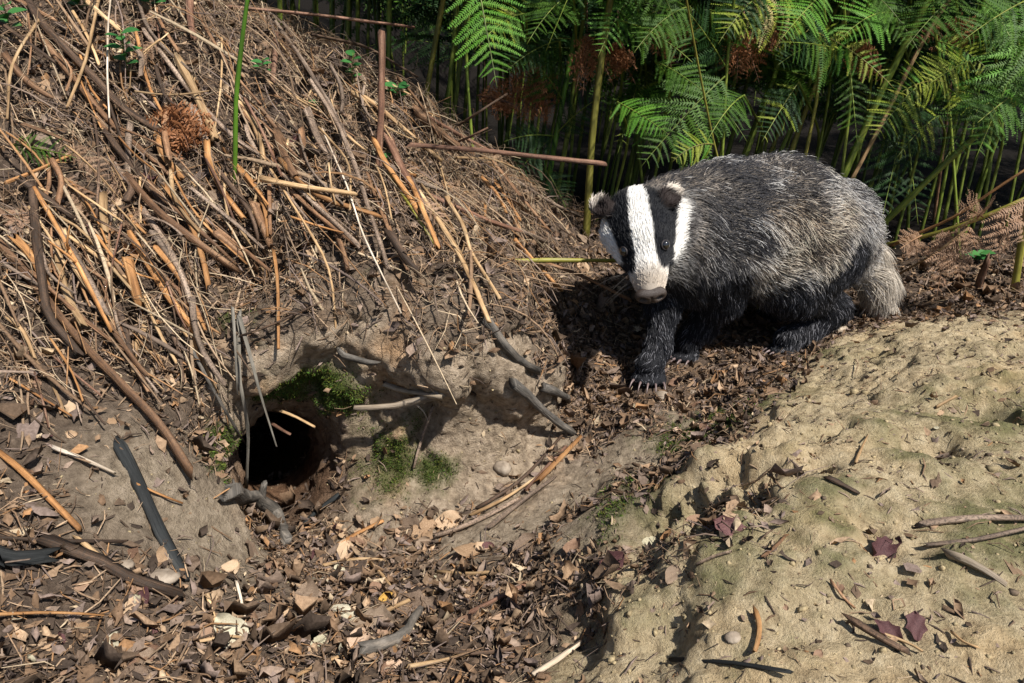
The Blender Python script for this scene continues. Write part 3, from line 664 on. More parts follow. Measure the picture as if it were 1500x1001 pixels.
def stem(px, w, mat, label, cat='stick', name='bracken_stick', group=None, lift=.004, taper=.75, flat=1., wob=.12, extra=None, sides=7, knob=.12, pts3=None):
    if pts3 is None and px[len(px)//2][1] < 520 and px[len(px)//2][0] < 820: lift = lift+.012
    P = np.array(pts3) if pts3 is not None else on_ground(px, lift)
    if P is None: return None
    if mat in ('bark', 'drift') and flat > .6: wob, knob = max(wob, .5), max(knob, .28)
    STEM_N[0] += 1; sd = STEM_N[0]
    r0 = w*.5/px_per_m(P[len(P)//2]) if w > .2 else w
    n = max(6, int(np.linalg.norm(np.diff(P, axis=0), axis=1).sum()/.022))
    Q = resample(P, n); rs = np.random.default_rng(sd)
    if pts3 is None: Q = rest(Q, r0)
    for a in range(3): Q[:, a] += r0*wob*2.2*np.convolve(rs.normal(size=n+4), np.ones(5)/5, 'valid')
    rad = r0*np.linspace(1, taper, n)*(1+.10*np.convolve(rs.normal(size=n+2), np.ones(3)/3, 'valid'))
    ps = [tube(Q, rad, sides, sd, flat, knob=knob)]
    for (i0, vec, w2) in (extra or []):
        b = Q[int(i0*(n-1))]; e = resample([b, b+np.array(vec)*.5+rs.normal(size=3)*.004, b+np.array(vec)], 7); ps.append(tube(e, r0*w2*np.linspace(1, .5, 7), 6, sd+999))
    org = Q[0]; o = link(name, stem_mesh(name, ps, MS[mat], org), None, org)
    return tag(o, label, cat, group)

LB = 'dead brown bracken stem lying down the steep littered bank'; GB = 'dead bracken stems strewn down the bank'
CN = {'brown': 'brown', 'dark': 'dark brown', 'grey': 'grey speckled', 'straw': 'straw-coloured', 'orange': 'orange tan', 'red': 'reddish', 'white': 'bleached white', 'yellow': 'olive'}
def bank_stem(px, w, mat, **k):
    m = px[len(px)//2]; th = 'thick' if w >= 9 else 'slender' if w >= 5 else 'thin wiry'
    wh = 'on the bare-footed left bank' if m[0] < 240 and m[1] > 330 else 'on the bank around the rusty fern clump' if m[0] < 330 else 'above the mossy burrow rock' if m[0] < 560 else 'on the bank crest by the ferns' if m[1] < 250 else 'on the bank end left of the badger'
    fl = 'flat split' if k.get('flat', 1) < .9 else 'round'
    return stem(px, w, mat, k.pop('label', f'{th} {CN[mat]} {fl} dead stem {wh}'), group=k.pop('group', GB), **k)
# ---- traced one by one from the photograph
stem([(18,-20),(60,60),(115,110),(200,178),(235,218)], 12, 'dark', 'thick dark brown stem slanting down to the rusty curled fern clump', lift=.012)
bank_stem([(48,62),(110,130),(165,190),(248,262)], 9, 'brown', lift=.006)
bank_stem([(158,208),(215,262),(258,335)], 13, 'dark')
stem([(178,264),(250,330),(300,378),(345,412)], 14, 'brown', 'thick tan hollow stem pointing down at the pale leaf above the burrow', lift=.014)
stem([(215,65),(300,165),(345,215),(392,252),(432,288),(525,382)], 9, 'grey', 'long grey speckled stem crossing under the bright green stalk', lift=.012)
stem([(278,175),(300,222),(322,268)], 11, 'grey', 'short grey black-speckled stem right beside the rusty curled fern clump', lift=.01)
bank_stem([(268,-10),(300,50),(345,125),(388,165)], 5, 'brown', lift=.01)
stem([(405,50),(440,110),(490,200),(500,218)], 8, 'grey', 'pinkish grey stem leaning from the top of the splintered upright post', lift=.012)
stem([(402,58),(398,95),(394,130)], 10, 'red', 'short splintered reddish upright stump on top of the bank', lift=.004)
stem([(157,-20),(158,60),(160,140),(162,200)], 3.6, 'white', 'thin bleached white stalk hanging upright over the bank', lift=.03)
bank_stem([(155,0),(122,110),(108,185)], 5, 'straw', lift=.02)
bank_stem([(57,58),(35,110),(0,188)], 5, 'straw', lift=.02)
bank_stem([(300,232),(325,270),(352,322)], 10, 'orange', lift=.012)
bank_stem([(188,156),(250,155),(306,158)], 4, 'straw', lift=.02)
bank_stem([(330,150),(380,200),(440,252)], 4, 'brown', lift=.012)
bank_stem([(130,170),(150,250),(152,330)], 4, 'dark', lift=.01)
stem([(340,10,1.5),(470,22,1.5),(607,40,1.5)], 6, 'red', 'reddish stem lying level across the green stalks atop the bank', lift=.0, pts3=[PY(330,9,1.36),PY(470,22,1.42),PY(607,40,1.46)])
u0 = hit(552,250)[0]; tp_ = PY(558,48,u0[1]+.02)
stem(None, 12, 'red', 'upright reddish brown snapped stick standing on the bank', pts3=[u0-np.array([0,0,.02]), (u0+tp_)/2+np.array([.003,0,0]), tp_], taper=.9)
stem([(450,122),(487,200),(530,293),(548,340),(560,405)], 8, 'grey', 'long pinkish grey stem ending at the sandstone over the burrow', lift=.012)
stem([(505,143),(550,172),(592,207),(640,250)], 9, 'straw', 'pale split stem just behind the upright reddish stick', lift=.01)
bank_stem([(610,183),(668,213),(726,244)], 7, 'red', lift=.012)
e0 = hit(700,262); b22 = PY(690,220,1.30)
stem(None, 7, 'red', 'straight pinkish brown stick jutting level from the bank towards the tall stalks', pts3=[PY(600,212,1.27), b22, PY(790,231,1.31), PY(889,240,1.33)], taper=.95)
bank_stem([(660,247),(720,252),(760,249)], 4, 'straw', lift=.02)
bank_stem([(450,86),(530,97),(612,113)], 5, 'dark', lift=.03)
stem(None, 4, 'dark', 'thin dark twig slanting up from the bank crest into the ferns', pts3=[hit(655,195)[0], PY(700,165,1.45), PY(742,138,1.5)])
stem(None, 3.4, 'red', 'short thin red twig poking up just above the level pinkish stick', pts3=[hit(662,212)[0], PY(690,200,1.34), PY(714,188,1.34)])
bank_stem([(702,268),(718,295),(735,325)], 6, 'orange', lift=.01)
bank_stem([(735,298),(765,320),(795,338)], 8, 'orange', lift=.006)
bank_stem([(680,330),(735,345),(800,365)], 8, 'grey', lift=.008)
bank_stem([(745,360),(775,395),(812,435)], 7, 'orange', lift=.006)
bank_stem([(595,298),(622,335),(668,400),(700,466)], 9, 'straw', lift=.014)
bank_stem([(636,302),(668,355),(690,395),(712,448)], 7, 'straw', lift=.016)
bank_stem([(560,270),(590,315),(620,370)], 6, 'yellow', lift=.008, label='olive green dying stem among the brown ones on the bank', group=None)
bank_stem([(470,205),(500,265),(525,330)], 4, 'straw', lift=.02)
bank_stem([(383,170),(420,230),(445,275)], 5, 'brown', lift=.012)
bank_stem([(395,255),(440,330),(480,420),(513,484)], 4, 'straw', lift=.018)
bank_stem([(455,205),(500,300),(528,370),(577,466)], 3.5, 'white', lift=.02)
bank_stem([(430,290),(480,340),(525,382)], 7, 'brown', lift=.01)
stem([(60,298),(53,393),(80,477),(99,546)], 15, 'dark', 'dark ribbed crooked stick standing on the left bank by the big pale leaf', lift=.016, wob=.25)
stem([(0,358),(50,430),(95,490),(160,560),(220,628),(273,703)], 15, 'brown', 'longest weathered stem slanting down past the burrow mouth to bare earth', lift=.016, taper=.8)
stem([(68,300),(92,362),(125,430),(151,502)], 8, 'orange', 'forked tan stem beside the dark ribbed crooked stick', lift=.02, extra=[(.55, (.012, -.01, .03), .6), (.6, (-.02, -.012, .03), .6)])
bank_stem([(80,368),(98,425),(116,488)], 15, 'straw', lift=.008, flat=.6)
bank_stem([(82,334),(130,345),(175,395),(210,448)], 6, 'straw', lift=.014)
bank_stem([(182,388),(200,425),(212,455)], 15, 'orange', lift=.01)
bank_stem([(200,362),(250,422),(302,492)], 12, 'orange', lift=.01)
bank_stem([(222,322),(262,398),(298,462)], 11, 'grey', lift=.008)
bank_stem([(210,440),(225,490),(250,545)], 7, 'straw', lift=.008, flat=.5)
bank_stem([(240,300),(300,370),(340,420)], 6, 'brown', lift=.02)
bank_stem([(0,60),(45,75),(75,110)], 7, 'dark', lift=.015)
bank_stem([(355,270),(390,300),(405,345)], 9, 'orange', lift=.012)
bank_stem([(0,475),(40,490),(60,545)], 7, 'straw', lift=.006)
bank_stem([(160,495),(230,525),(262,532)], 7, 'straw', lift=.008)
bank_stem([(0,275),(60,262),(110,235)], 6, 'orange', lift=.012)
stem([(420,374),(417,430),(412,496)], 6, 'orange', 'short bright tan straw hanging upright before the mossy rock', lift=.012, flat=.5)
# ---- about the burrow
stem([(352,470),(352,540),(351,620),(347,712)], 7, 'blade', 'long grey dead grass blade hanging straight across the burrow mouth', 'blade', 'grass_blade', lift=.014, flat=.25, knob=.02)
stem([(354,470),(368,530),(384,590),(405,655)], 7, 'blade', 'grey dead grass blade curving right over the burrow opening', 'blade', 'grass_blade', pts3=[hit(354,470)[0]+np.array([0,-.006,0.01]), PY(368,530,.80), PY(384,590,.79), PY(405,655,.795)], flat=.25, knob=.02, taper=.3)
stem([(356,472),(360,500),(366,560)], 5, 'blade', 'short grey grass blade between the two long hanging blades', 'blade', 'grass_blade', lift=.02, flat=.25, knob=.02, taper=.4)
stem([(285,515),(318,590),(345,638),(372,662),(368,692)], 5, 'bark', 'thin dark bent root hanging on the left of the burrow', 'root', 'root', lift=.008, wob=.3)
stem([(310,716),(350,730),(388,764),(421,803)], 19, 'bark', 'stout grey forked root propped below the burrow mouth', 'root', 'root', lift=.014, wob=.3, knob=.2, extra=[(.5, (.012, -.004, .035), .75), (.42, (-.012, .0, .028), .35)])
stem([(172,648),(212,735),(240,800),(271,852)], 21, 'black', 'flat charred strip of wood pressed into the bare earth slope', 'wood', 'charred_wood', lift=.001, flat=.35)
stem([(60,800),(130,832),(190,862),(256,878)], 17, 'dark', 'curved dark ribbed branch lying across the lower left earth', 'branch', 'branch', lift=.010, knob=.3, wob=.3)
stem([(-20,797),(90,797),(186,798)], 8, 'dark', 'straight thin dark twig above the curved ribbed branch', 'twig', 'twig', lift=.008)
stem([(-20,818),(20,820),(72,822)], 24, 'black', 'stubby black charred branch end left of the curved ribbed branch', 'branch', 'branch', lift=.008, knob=.25)
stem([(0,665),(40,706),(80,748),(113,782)], 9, 'orange', 'curved tan stem sliding down the lower left slope', lift=.008)
stem([(-10,911),(80,911),(152,906)], 6, 'orange', 'bright orange straw lying level among the lower left leaves', 'straw', 'straw', lift=.014, flat=.6)
stem([(82,664),(125,682),(163,698)], 7, 'white', 'short pale stick on the bare slope beside the longest weathered stem', lift=.008)
stem([(200,711),(235,730),(265,741)], 4, 'orange', 'short orange sliver lying on the bare slope over the charred strip', 'straw', 'straw', lift=.005)
stem([(110,790),(150,823),(190,850)], 7, 'straw', 'pale split stem crossing under the curved ribbed branch', lift=.004)
stem([(500,728),(470,748),(445,775)], 6, 'black', 'thin black twig on the burrow floor right of the forked root', 'twig', 'twig', lift=.006)
stem([(520,601),(560,603),(600,594),(655,576)], 9, 'drift', 'pale grey splintered root sticking sideways out of the rock', 'root', 'root', pts3=[PY(520,601,.86), PY(560,603,.87), PY(600,594,.885), hit(650,578)[0]+np.array([0,.004,0])], knob=.25, taper=1.5, extra=[(.75, (.035, .01, .004), .5), (.7, (.02, -.004, -.028), .35), (.8, (.03, .004, .012), .5), (.6, (.05, .012, .0), .45)])
stem([(560,560),(590,575),(650,575)], 10, 'drift', 'gnarled pale root knot on the rock above the splintered root', 'root', 'root', lift=.006, knob=.3)
stem([(500,514),(525,520),(550,527)], 12, 'bark', 'short black root stub poking from the mossy rock', 'root', 'root', lift=.006, knob=.2)
stem([(641,592),(625,640),(606,692)], 5, 'grey', 'thin grey twig leaning against the rock face right of the burrow', 'twig', 'twig', lift=.008)
stem([(700,460),(720,490),(755,527),(783,541)], 15, 'bark', 'dark thick root lying on the gully rim just left of the shadow', 'root', 'root', lift=.006, knob=.25, wob=.3)
stem([(753,563),(785,592),(805,615),(836,633)], 13, 'bark', 'bent grey root crossing the gully rim below the dark thick root', 'root', 'root', lift=.006, knob=.25, wob=.35)
stem([(788,572),(808,572),(826,592)], 11, 'bark', 'short grey root curling over beside the bent grey root', 'root', 'root', lift=.008, knob=.2)
stem([(360,492),(400,484),(470,456)], 4, 'dark', 'thin dark root running along the rock top over the moss', 'root', 'root', lift=.006)
stem([(365,590),(400,600),(440,622)], 6, 'straw', 'split tan stem poking out over the burrow mouth', pts3=[PY(402,600,.90), PY(425,607,.88), PY(459,625,.865)], flat=.5)
stem(None, 6, 'red', 'short reddish stem poking out of the burrow mouth', pts3=[PY(392,617,.91), PY(410,628,.88), PY(426,637,.87)], flat=.6)
# ---- gully and mound
LT = 'dry brown twig lying in the gully below the badger'; GT = 'dry twigs in the gully'
for px, w, mt in (([(718,778),(770,738),(812,705)], 8, 'grey'), ([(785,712),(820,675),(852,645)], 8, 'orange'), ([(700,748),(760,712),(822,640)], 6, 'dark'), ([(640,790),(700,770),(765,735)], 8, 'grey'),
                  ([(690,560+200),(735,740),(790,700)], 5, 'straw'), ([(500,800),(535,778),(560,765)], 7, 'orange'), ([(640,842),(690,850),(740,842)], 6, 'straw'), ([(560,905),(610,880),(655,870)], 7, 'straw'),
                  ([(545,830),(570,860),(580,880)], 6, 'straw'), ([(690,905),(735,880),(772,862)], 9, 'red'), ([(600,985),(660,975),(705,960)], 7, 'straw'), ([(645,960),(700,968),(760,955)], 6, 'dark'),
                  ([(830,660),(800,690),(770,722)], 6, 'red'), ([(470,835),(520,822),(560,826)], 5, 'straw'), ([(300,880),(312,915),(318,942)], 6, 'straw'), ([(340,855),(350,890),(357,912)], 5, 'white'), ([(430,1000),(480,975),(540,955)], 6, 'straw'), ([(285,945),(345,935),(375,943)], 6, 'straw')):
    stem(px, w, mt, (f'dry {CN[mt]} twig lying '+('along the gully below the gully rim roots' if px[0][0] > 620 and px[0][1] < 800 else 'in the leafy bottom of the gully')) if px[0][0] > 400 else 'dry twig lying on the leaf litter below the bare slope', 'twig', 'twig', GT if px[0][0] > 400 else 'dry twigs on the lower litter', lift=.006)
stem([(785,1003),(820,980),(851,954)], 10, 'white', 'snapped bright white stick at the foot of the spoil mound', 'stick', 'stick', lift=.008, sides=5)
stem([(515,976),(575,962),(612,930),(617,905)], 19, 'bark', 'bent grey bark-covered branch poking out of the leaf litter', 'branch', 'branch', lift=.010, wob=.4, knob=.2)
stem([(1345,770),(1420,758),(1510,762)], 11, 'grey', 'long grey dead stem lying uppermost of the pair on the spoil mound', lift=.004)
stem([(1358,806),(1430,797),(1510,778)], 10, 'grey', 'split grey stem just below the long grey one on the mound', lift=.006, flat=.6)
stem([(1385,815),(1430,833),(1472,858)], 12, 'drift', 'pale rotten stick lying across the mound below the split stem', lift=.003, knob=.25)
stem([(1240,912),(1290,945),(1332,962)], 13, 'dark', 'short dark bent stick beside the purple brown leaf curl', 'stick', 'stick', lift=.006)
stem([(985,972),(1080,974),(1155,988)], 8, 'black', 'thin blackish twig lying along the foot of the mound', 'twig', 'twig', lift=.003)
stem([(1108,902),(1110,930),(1111,964)], 8, 'orange', 'short orange straw standing in the sandy mound', 'straw', 'straw', lift=.006)
stem([(1212,702),(1235,713),(1252,722)], 11, 'dark', 'dark chip of bark lying on the sandy mound crest', 'bark', 'bark_chip', lift=.002, flat=.5)
stem([(1165,512),(1200,497),(1242,486)], 8, 'drift', 'pale grey stick by the hind paw', 'stick', 'stick', lift=.006, wob=.3)
stem([(1060,505),(1110,510),(1160,516)], 5, 'dark', 'thin dark twig between the fore and hind paws', 'twig', 'twig', lift=.004)
stem([(990,520),(1030,508),(1042,500)], 6, 'orange', 'tan splinter lying behind the stepping front paw', 'straw', 'straw', lift=.004)
stem([(1370,598),(1385,590),(1398,583)], 5, 'straw', 'tiny straw lying on the mound near its mossy patch', 'straw', 'straw', lift=.003)
stem([(1255,722-40),(1262,662),(1268,640)], 4, 'straw', 'thin straw standing in the mound hollow', 'straw', 'straw', lift=.004)
for px in ([(1215,855),(1235,880),(1250,893)], [(1285,930),(1330,945),(1350,958)], [(1120,820),(1140,800),(1150,790)], [(1025,830),(1050,815),(1072,812)], [(1395,930),(1415,945),(1430,950)], [(960,720),(975,700),(990,695)]):
    stem(px, 5, random.choice(['straw', 'brown', 'grey']), 'small straw lying loose on the sandy mound', 'straw', 'straw', 'loose straws on the mound', lift=.003)
# ---- living and dead stems by the badger
gb = hit(800, 384)[0]
stem(None, 8, 'yellow', 'green bracken stalk lying level behind the badger\'s head', pts3=[PY(735,382,1.20), PY(800,381,1.21), PY(905,383,1.24)], taper=.9)
stem(None, 6, 'brown', 'thin dead stem sloping down under the level green stalk', pts3=[hit(770,375)[0], PY(850,402,1.23), PY(925,440,1.24)])
g0 = hit(343,268)[0]
stem(None, 8, 'bright', 'single bright green stalk rising straight from the bank', 'stalk', 'green_stalk', pts3=[g0-np.array([0,0,.015]), PY(344,200,g0[1]-.012), PY(347,120,g0[1]-.015), PY(362,0,g0[1]-.02), PY(376,-90,g0[1]-.02)], taper=.8, knob=.02)
# ---- many more of the same, laid by rule down the slope
rs = np.random.default_rng(21)
regs = [(0,0,300,300,22), (0,250,300,560,22), (250,150,560,380,24), (0,30,330,470,26), (60,180,420,470,26), (330,120,640,400,26), (430,80,760,330,14), (600,250,800,440,14), (0,330,260,600,20)]
for (u0_, v0_, u1_, v1_, n) in regs:
    for _ in range(n):
        u, v = rs.uniform(u0_, u1_), rs.uniform(v0_, v1_); h = hit(u, v)
        if h is None or h[0][1] > 1.7 or (u > 350 and v > 395 and u < 700): continue
        a = math.radians(rs.normal(55, 22)); L = rs.uniform(45, 150); w = rs.choice([3, 4, 5, 7, 10, 13], p=[.2, .2, .2, .18, .14, .08])
        px = [(u, v), (u+L*.5*math.cos(a)+rs.normal()*6, v+L*.5*math.sin(a)+rs.normal()*6), (u+L*math.cos(a), v+L*math.sin(a))]
        he = hit(*px[2])
        if he is None or abs(he[0][1]-h[0][1]) > .35 or (px[2][0] > 350 and px[2][1] > 420): continue
        bank_stem(px, w, rs.choice(['brown', 'grey', 'straw', 'orange', 'dark', 'red'], p=[.26, .2, .22, .14, .12, .06]), lift=rs.uniform(.003, .022), flat=rs.choice([1, .5]))
# ------------------------------------------------------------------ bracken
def leaf_mat(name, c1, c2, c3, transl=.25, rough=.55, sat_var=.25):
    m, nt, lk, b = nmat(name, rough, .22); oi = nt.new('ShaderNodeObjectInfo'); tc = nt.new('ShaderNodeTexCoord')
    n = noise(nt, lk, 38, 4, tc.outputs['Object']); ad = nt.new('ShaderNodeMath'); ad.operation = 'MULTIPLY_ADD'; lk.new(oi.outputs['Random'], ad.inputs[0]); ad.inputs[1].default_value = sat_var
    sb = nt.new('ShaderNodeMath'); sb.operation = 'SUBTRACT'; lk.new(n.outputs[0], sb.inputs[0]); sb.inputs[1].default_value = sat_var*.5; lk.new(sb.outputs[0], ad.inputs[2])
    r = ramp(nt, [(.25, c1), (.5, c2), (.75, c3)]); lk.new(ad.outputs[0], r.inputs[0]); lk.new(r.outputs[0], b.inputs['Base Color'])
    t = nt.new('ShaderNodeBsdfTranslucent'); lk.new(r.outputs[0], t.inputs[0]); mx = nt.new('ShaderNodeMixShader'); mx.inputs[0].default_value = transl
    lk.new(b.outputs[0], mx.inputs[1]); lk.new(t.outputs[0], mx.inputs[2]); lk.new(mx.outputs[0], nt['Material Output'].inputs[0]); return m
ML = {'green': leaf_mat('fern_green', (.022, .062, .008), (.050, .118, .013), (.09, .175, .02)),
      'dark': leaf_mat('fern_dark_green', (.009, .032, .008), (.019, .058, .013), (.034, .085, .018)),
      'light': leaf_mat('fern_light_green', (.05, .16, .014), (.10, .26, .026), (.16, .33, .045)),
      'yellow': leaf_mat('fern_yellow_green', (.12, .18, .014), (.25, .32, .03), (.38, .38, .08)),
      'cream': leaf_mat('fern_fading_cream', (.24, .21, .05), (.40, .34, .13), (.52, .43, .22)),
      'rust': leaf_mat('fern_rusty_dead', (.17, .065, .024), (.33, .14, .06), (.48, .24, .12)),
      'brown': leaf_mat('fern_brown_dead', (.17, .095, .055), (.34, .21, .13), (.50, .34, .23))}
def pinna_arrays(L, n, seed, curl=0., lobes=.42, droop=.15, wf=.55):
    """a side branch of a frond: midrib with toothed leaflets on both sides, along +X, face +Z"""
    rs = np.random.default_rng(seed); V, F = [], []
    def mid(s): return np.array([L*s*(1-.10*curl*s), L*.05*math.sin(s*2), -L*(droop+curl*.55)*s*s+curl*L*.18*math.sin(s*9+seed)])
    for i in range(10):
        s = i/9; c = mid(s); w = L*.011*(1.2-s); V += [c+np.array([0, w, .0004]), c+np.array([0, -w, .0004])]
    F += [(2*i, 2*i+2, 2*i+3, 2*i+1) for i in range(9)]
    for k in range(n):
        s = .04+.95*k/n; c = mid(s); env = (math.sin(math.pi*min(1, .30+.70*(1-s))*.5)**1.0)*(1 if s > .10 else .75)*(1-.35*s)
        for sg in (-1, 1):
            l = L*lobes*.5*env*(1+.12*rs.normal())*(1-.35*curl*rs.random()); w = L/n*wf; a = math.radians(66+6*rs.normal()); d = np.array([math.cos(a), sg*math.sin(a), 0]); t = np.array([1., 0, 0])
            z = np.array([0, 0, -(.10+.9*curl*rs.random())*l]); o = len(V)
            V += [c-t*w*.5, c+d*l*.55-t*w*.42+z*.4, c+d*l+z, c+d*l*.6+t*w*.42+z*.4, c+t*w*.5, c+d*l*.55+np.array([0, 0, .0006+.03*l])+z*.35]
            F += [(o, o+1, o+5), (o+1, o+2, o+5), (o+2, o+3, o+5), (o+3, o+4, o+5), (o, o+5, o+4)] if sg < 0 else [(o, o+5, o+1), (o+1, o+5, o+2), (o+2, o+5, o+3), (o+3, o+5, o+4), (o, o+4, o+5)]
    return np.array(V), F
PIN = {}
for cn in ML:
    cu = .85 if cn == 'rust' else .28 if cn == 'brown' else .12 if cn == 'cream' else 0.
    for k in range(4):
        V, F_ = pinna_arrays(1., 18 if cu < .2 else 11 if cu < .5 else 7, 10+k, cu, .25 if cu < .2 else .42 if cu < .5 else .62); PIN[cn, k] = mesh_py('pinna_'+cn, V, F_, ML[cn])
PINV = {k: pinna_arrays(1., 15, 30+k, 0., .28) for k in range(4)}
PINC = {k: pinna_arrays(1., 10, 40+k, .9, .46) for k in range(4)}
def frond_frame(p0, p1, nrm, sag):
    """rachis polyline and frames of a frond hanging from p0 to p1"""
    n = 15; s = np.linspace(0, 1, n)[:, None]; L = np.linalg.norm(p1-p0); P = p0+(p1-p0)*s+np.array([0, 0, 1.])*sag*L*4*s*(1-s)
    T = np.gradient(P, axis=0); T /= np.linalg.norm(T, axis=1, keepdims=True)
    return P, T, L
def frond_pinnae(p0, p1, nrm, hw, pairs, seed, sag=.06, ang=62, fold=.25):
    rs = np.random.default_rng(seed); P, T, L = frond_frame(p0, p1, nrm, sag); out = []
    for k in range(pairs):
        s = .05+.93*k/pairs; i = s*14; i0 = min(int(i), 13); c = P[i0]+(P[i0+1]-P[i0])*(i-i0); t = T[i0]
        z = nrm-t*(nrm@t); z /= np.linalg.norm(z); sd = np.cross(t, z); env = (min(1, .68+.9*s) if s < .35 else 1-.93*((s-.35)/.65)**1.05); l = hw*max(env, .09)*(1+.10*rs.normal())*(.35 if rs.random() < .06 else 1)
        for sg in (-1, 1):
            a = math.radians(ang+5*rs.normal()); x = t*math.cos(a)+sd*sg*math.sin(a); zz = unit(z+sd*sg*fold+.26*rs.normal(size=3)); zz = unit(zz-x*(zz@x)); yy = np.cross(zz, x)
            out.append((c, x, yy, zz, l))
    return P, out
FR = [0]
def add_frond(plant, org, p0, p1, nrm, hw, pairs, colr, stalk='green', hero=True, sag=.06, ang=62, r=.0016, mixc2=None):
    FR[0] += 1; P, pin = frond_pinnae(p0, p1, unit(np.array(nrm, float)), hw, pairs, FR[0]*7, sag, ang)
    rad = r*np.linspace(1, .3, len(P))
    fo = link('frond', stem_mesh('frond_rachis', [tube(P, rad, 5, FR[0], split=False)], MS[stalk], org), plant)
    rs = np.random.default_rng(FR[0]); cur = colr in ('rust',)
    if hero:
        for (c, x, yy, zz, l) in pin:
            cn = mixc2 if mixc2 and rs.random() < .4 else colr
            M = Matrix(((x[0]*l, yy[0]*l, zz[0]*l, c[0]-org[0]), (x[1]*l, yy[1]*l, zz[1]*l, c[1]-org[1]), (x[2]*l, yy[2]*l, zz[2]*l, c[2]-org[2]), (0, 0, 0, 1)))
            link('pinna', PIN[cn, int(rs.integers(4))], fo, mat4=M)
    else:
        V, F_ = [], []; o = 0; src = PINC if cur else PINV
        for (c, x, yy, zz, l) in pin:
            v, f = src[int(rs.integers(4))]; V.append(c-org+(v[:, :1]*x+v[:, 1:2]*yy+v[:, 2:]*zz)*l); F_ += [tuple(i+o for i in q) for q in f]; o += len(v)
        link('blade', mesh_py('frond_blade', np.concatenate(V), F_, ML[colr]), fo)
    return fo
def fern(pts3, r, mat, label, group=None, name='bracken_fern', taper=.55):
    Q = resample(pts3, max(8, int(np.linalg.norm(np.diff(np.array(pts3), axis=0), axis=1).sum()/.04))); org = Q[0]
    root = link(name, None, None, org); tag(root, label, 'fern', group)
    link('stalk', stem_mesh('fern_stalk', [tube(Q, r*np.linspace(1, taper, len(Q)), 8, int(R.integers(1e6)), split=False, knob=.03)], MS[mat], org), root)
    return root, org, Q
GS = 'bracken ferns growing thickly behind the badger'
def from_px(px, Y, w):
    """stalk seen at pixels px (bottom to top) in the plane Y, carried down to the ground"""
    P = [PY(u, v, Y) for k, (u, v) in enumerate(px)]; d = unit(P[0]-P[1]); g = P[0].copy()
    for _ in range(80):
        if g[2] < ground_z(g[0], g[1])-.01: break
        g = g+d*.02 if d[2] < -.2 else g+np.array([0, 0, -.02])
    e = P[-1]+unit(P[-1]-P[-2])*.16+np.array([0, -.05, 0]); e2 = e+unit(P[-1]-P[-2])*.30+np.array([0, -.16, -.03])
    return [g]+P+[e, e2], w*.5/px_per_m(P[0])
STALKS = [ # pixels bottom to top, distance, width px, colour, label
 ([(505,108),(511,0)], 1.62, 7, 'green', 'green bracken stalk between the upright red stick and speckled stems'), ([(568,140),(571,0)], 1.60, 8, 'green', 'thick green bracken stalk directly behind the upright red stick'),
 ([(618,175),(634,80),(650,0)], 1.58, 8, 'yellow', 'yellowish bracken stalk rising from the bank crest, leaning right'), ([(662,195),(672,110),(684,10)], 1.66, 7, 'green', 'green bracken stalk beside the hanging light frond'), ([(648,170),(668,70)], 1.9, 5, 'green', None),
 ([(409,130),(411,0)], 1.48, 8, 'green', 'green stalk behind the splintered reddish stump on the bank'), ([(523,88),(526,0)], 1.9, 5, 'yellow', None), ([(425,60),(428,0)], 1.8, 5, 'green', None),
 ([(795,312),(820,170),(846,30)], 1.62, 8, 'bright', 'bright green bracken stalk, left of the tall yellowish one'), ([(812,305),(832,190),(842,110)], 1.64, 6, 'green', None), ([(755,290),(757,235)], 1.75, 6, 'green', None),
 ([(860,320),(868,190),(884,60),(897,-20)], 1.50, 11, 'yellow', 'tall thick yellowish bracken stalk standing just behind the badger\'s ear'),
 ([(1056,226),(1074,130),(1090,40)], 1.75, 6, 'green', None), ([(1093,226),(1122,150),(1150,60)], 1.70, 8, 'green', None), ([(1110,225),(1140,140)], 1.9, 6, 'green', None), ([(1128,223),(1160,150),(1180,100)], 1.78, 6, 'yellow', None), ([(1143,223),(1175,150),(1206,70)], 1.70, 7, 'green', None),
 ([(1158,224),(1195,120),(1250,0)], 1.66, 8, 'yellow', None), ([(1240,248),(1288,140),(1358,0)], 1.58, 12, 'green', 'thick pale green bracken stalk leaning right above the badger\'s rump'), ([(1248,262),(1300,165),(1345,70),(1395,-10)], 1.60, 7, 'straw', 'tan dying bracken stalk next to the thick pale leaning one'),
 ([(1268,282),(1320,190),(1390,90)], 1.8, 6, 'green', None), ([(1225,232),(1250,160)], 2.0, 5, 'green', None), ([(1375,270),(1390,150),(1400,40)], 1.9, 5, 'brown', None), ([(1490,398),(1500,335),(1512,250)], 1.42, 11, 'yellow', 'stout yellow-green stalk beside the brown drooping fronds'),
 ([(1200,225),(1230,110)], 2.1, 5, 'green', None), ([(930,250),(960,100)], 2.0, 5, 'green', None), ([(1000,240),(1020,60)], 2.1, 5, 'green', None), ([(1440,300),(1470,120)], 2.1, 6, 'green', None)]
LS = 'green bracken fern in the dark thicket behind the badger'
frs = np.random.default_rng(5)
def crown(root, org, Q, colr, n=5, size=.34, start=.55, hero=False):
    """pairs of fronds in the top part of a plant"""
    for k in range(n):
        s = start+(1-start)*k/max(1, n-1); b = Q[int(s*(len(Q)-1))]; l = size*(1.1-.6*(s-start)/(1-start+1e-6))
        for sg in ((-1, 1) if k < n-1 else (0,)):
            th = frs.uniform(-.6, .6); d = np.array([sg*math.cos(th)*1.0, sg*math.sin(th)-.25, .22+.1*frs.normal()]) if sg else np.array([.2*frs.normal(), -.4, .9])
            p1 = b+unit(d)*l+np.array([0, 0, -.10*l]); add_frond(root, org, b, p1, np.array([0, -.45, 1.])+.2*frs.normal(size=3), l*.36, 12, colr, hero=hero, sag=.10)
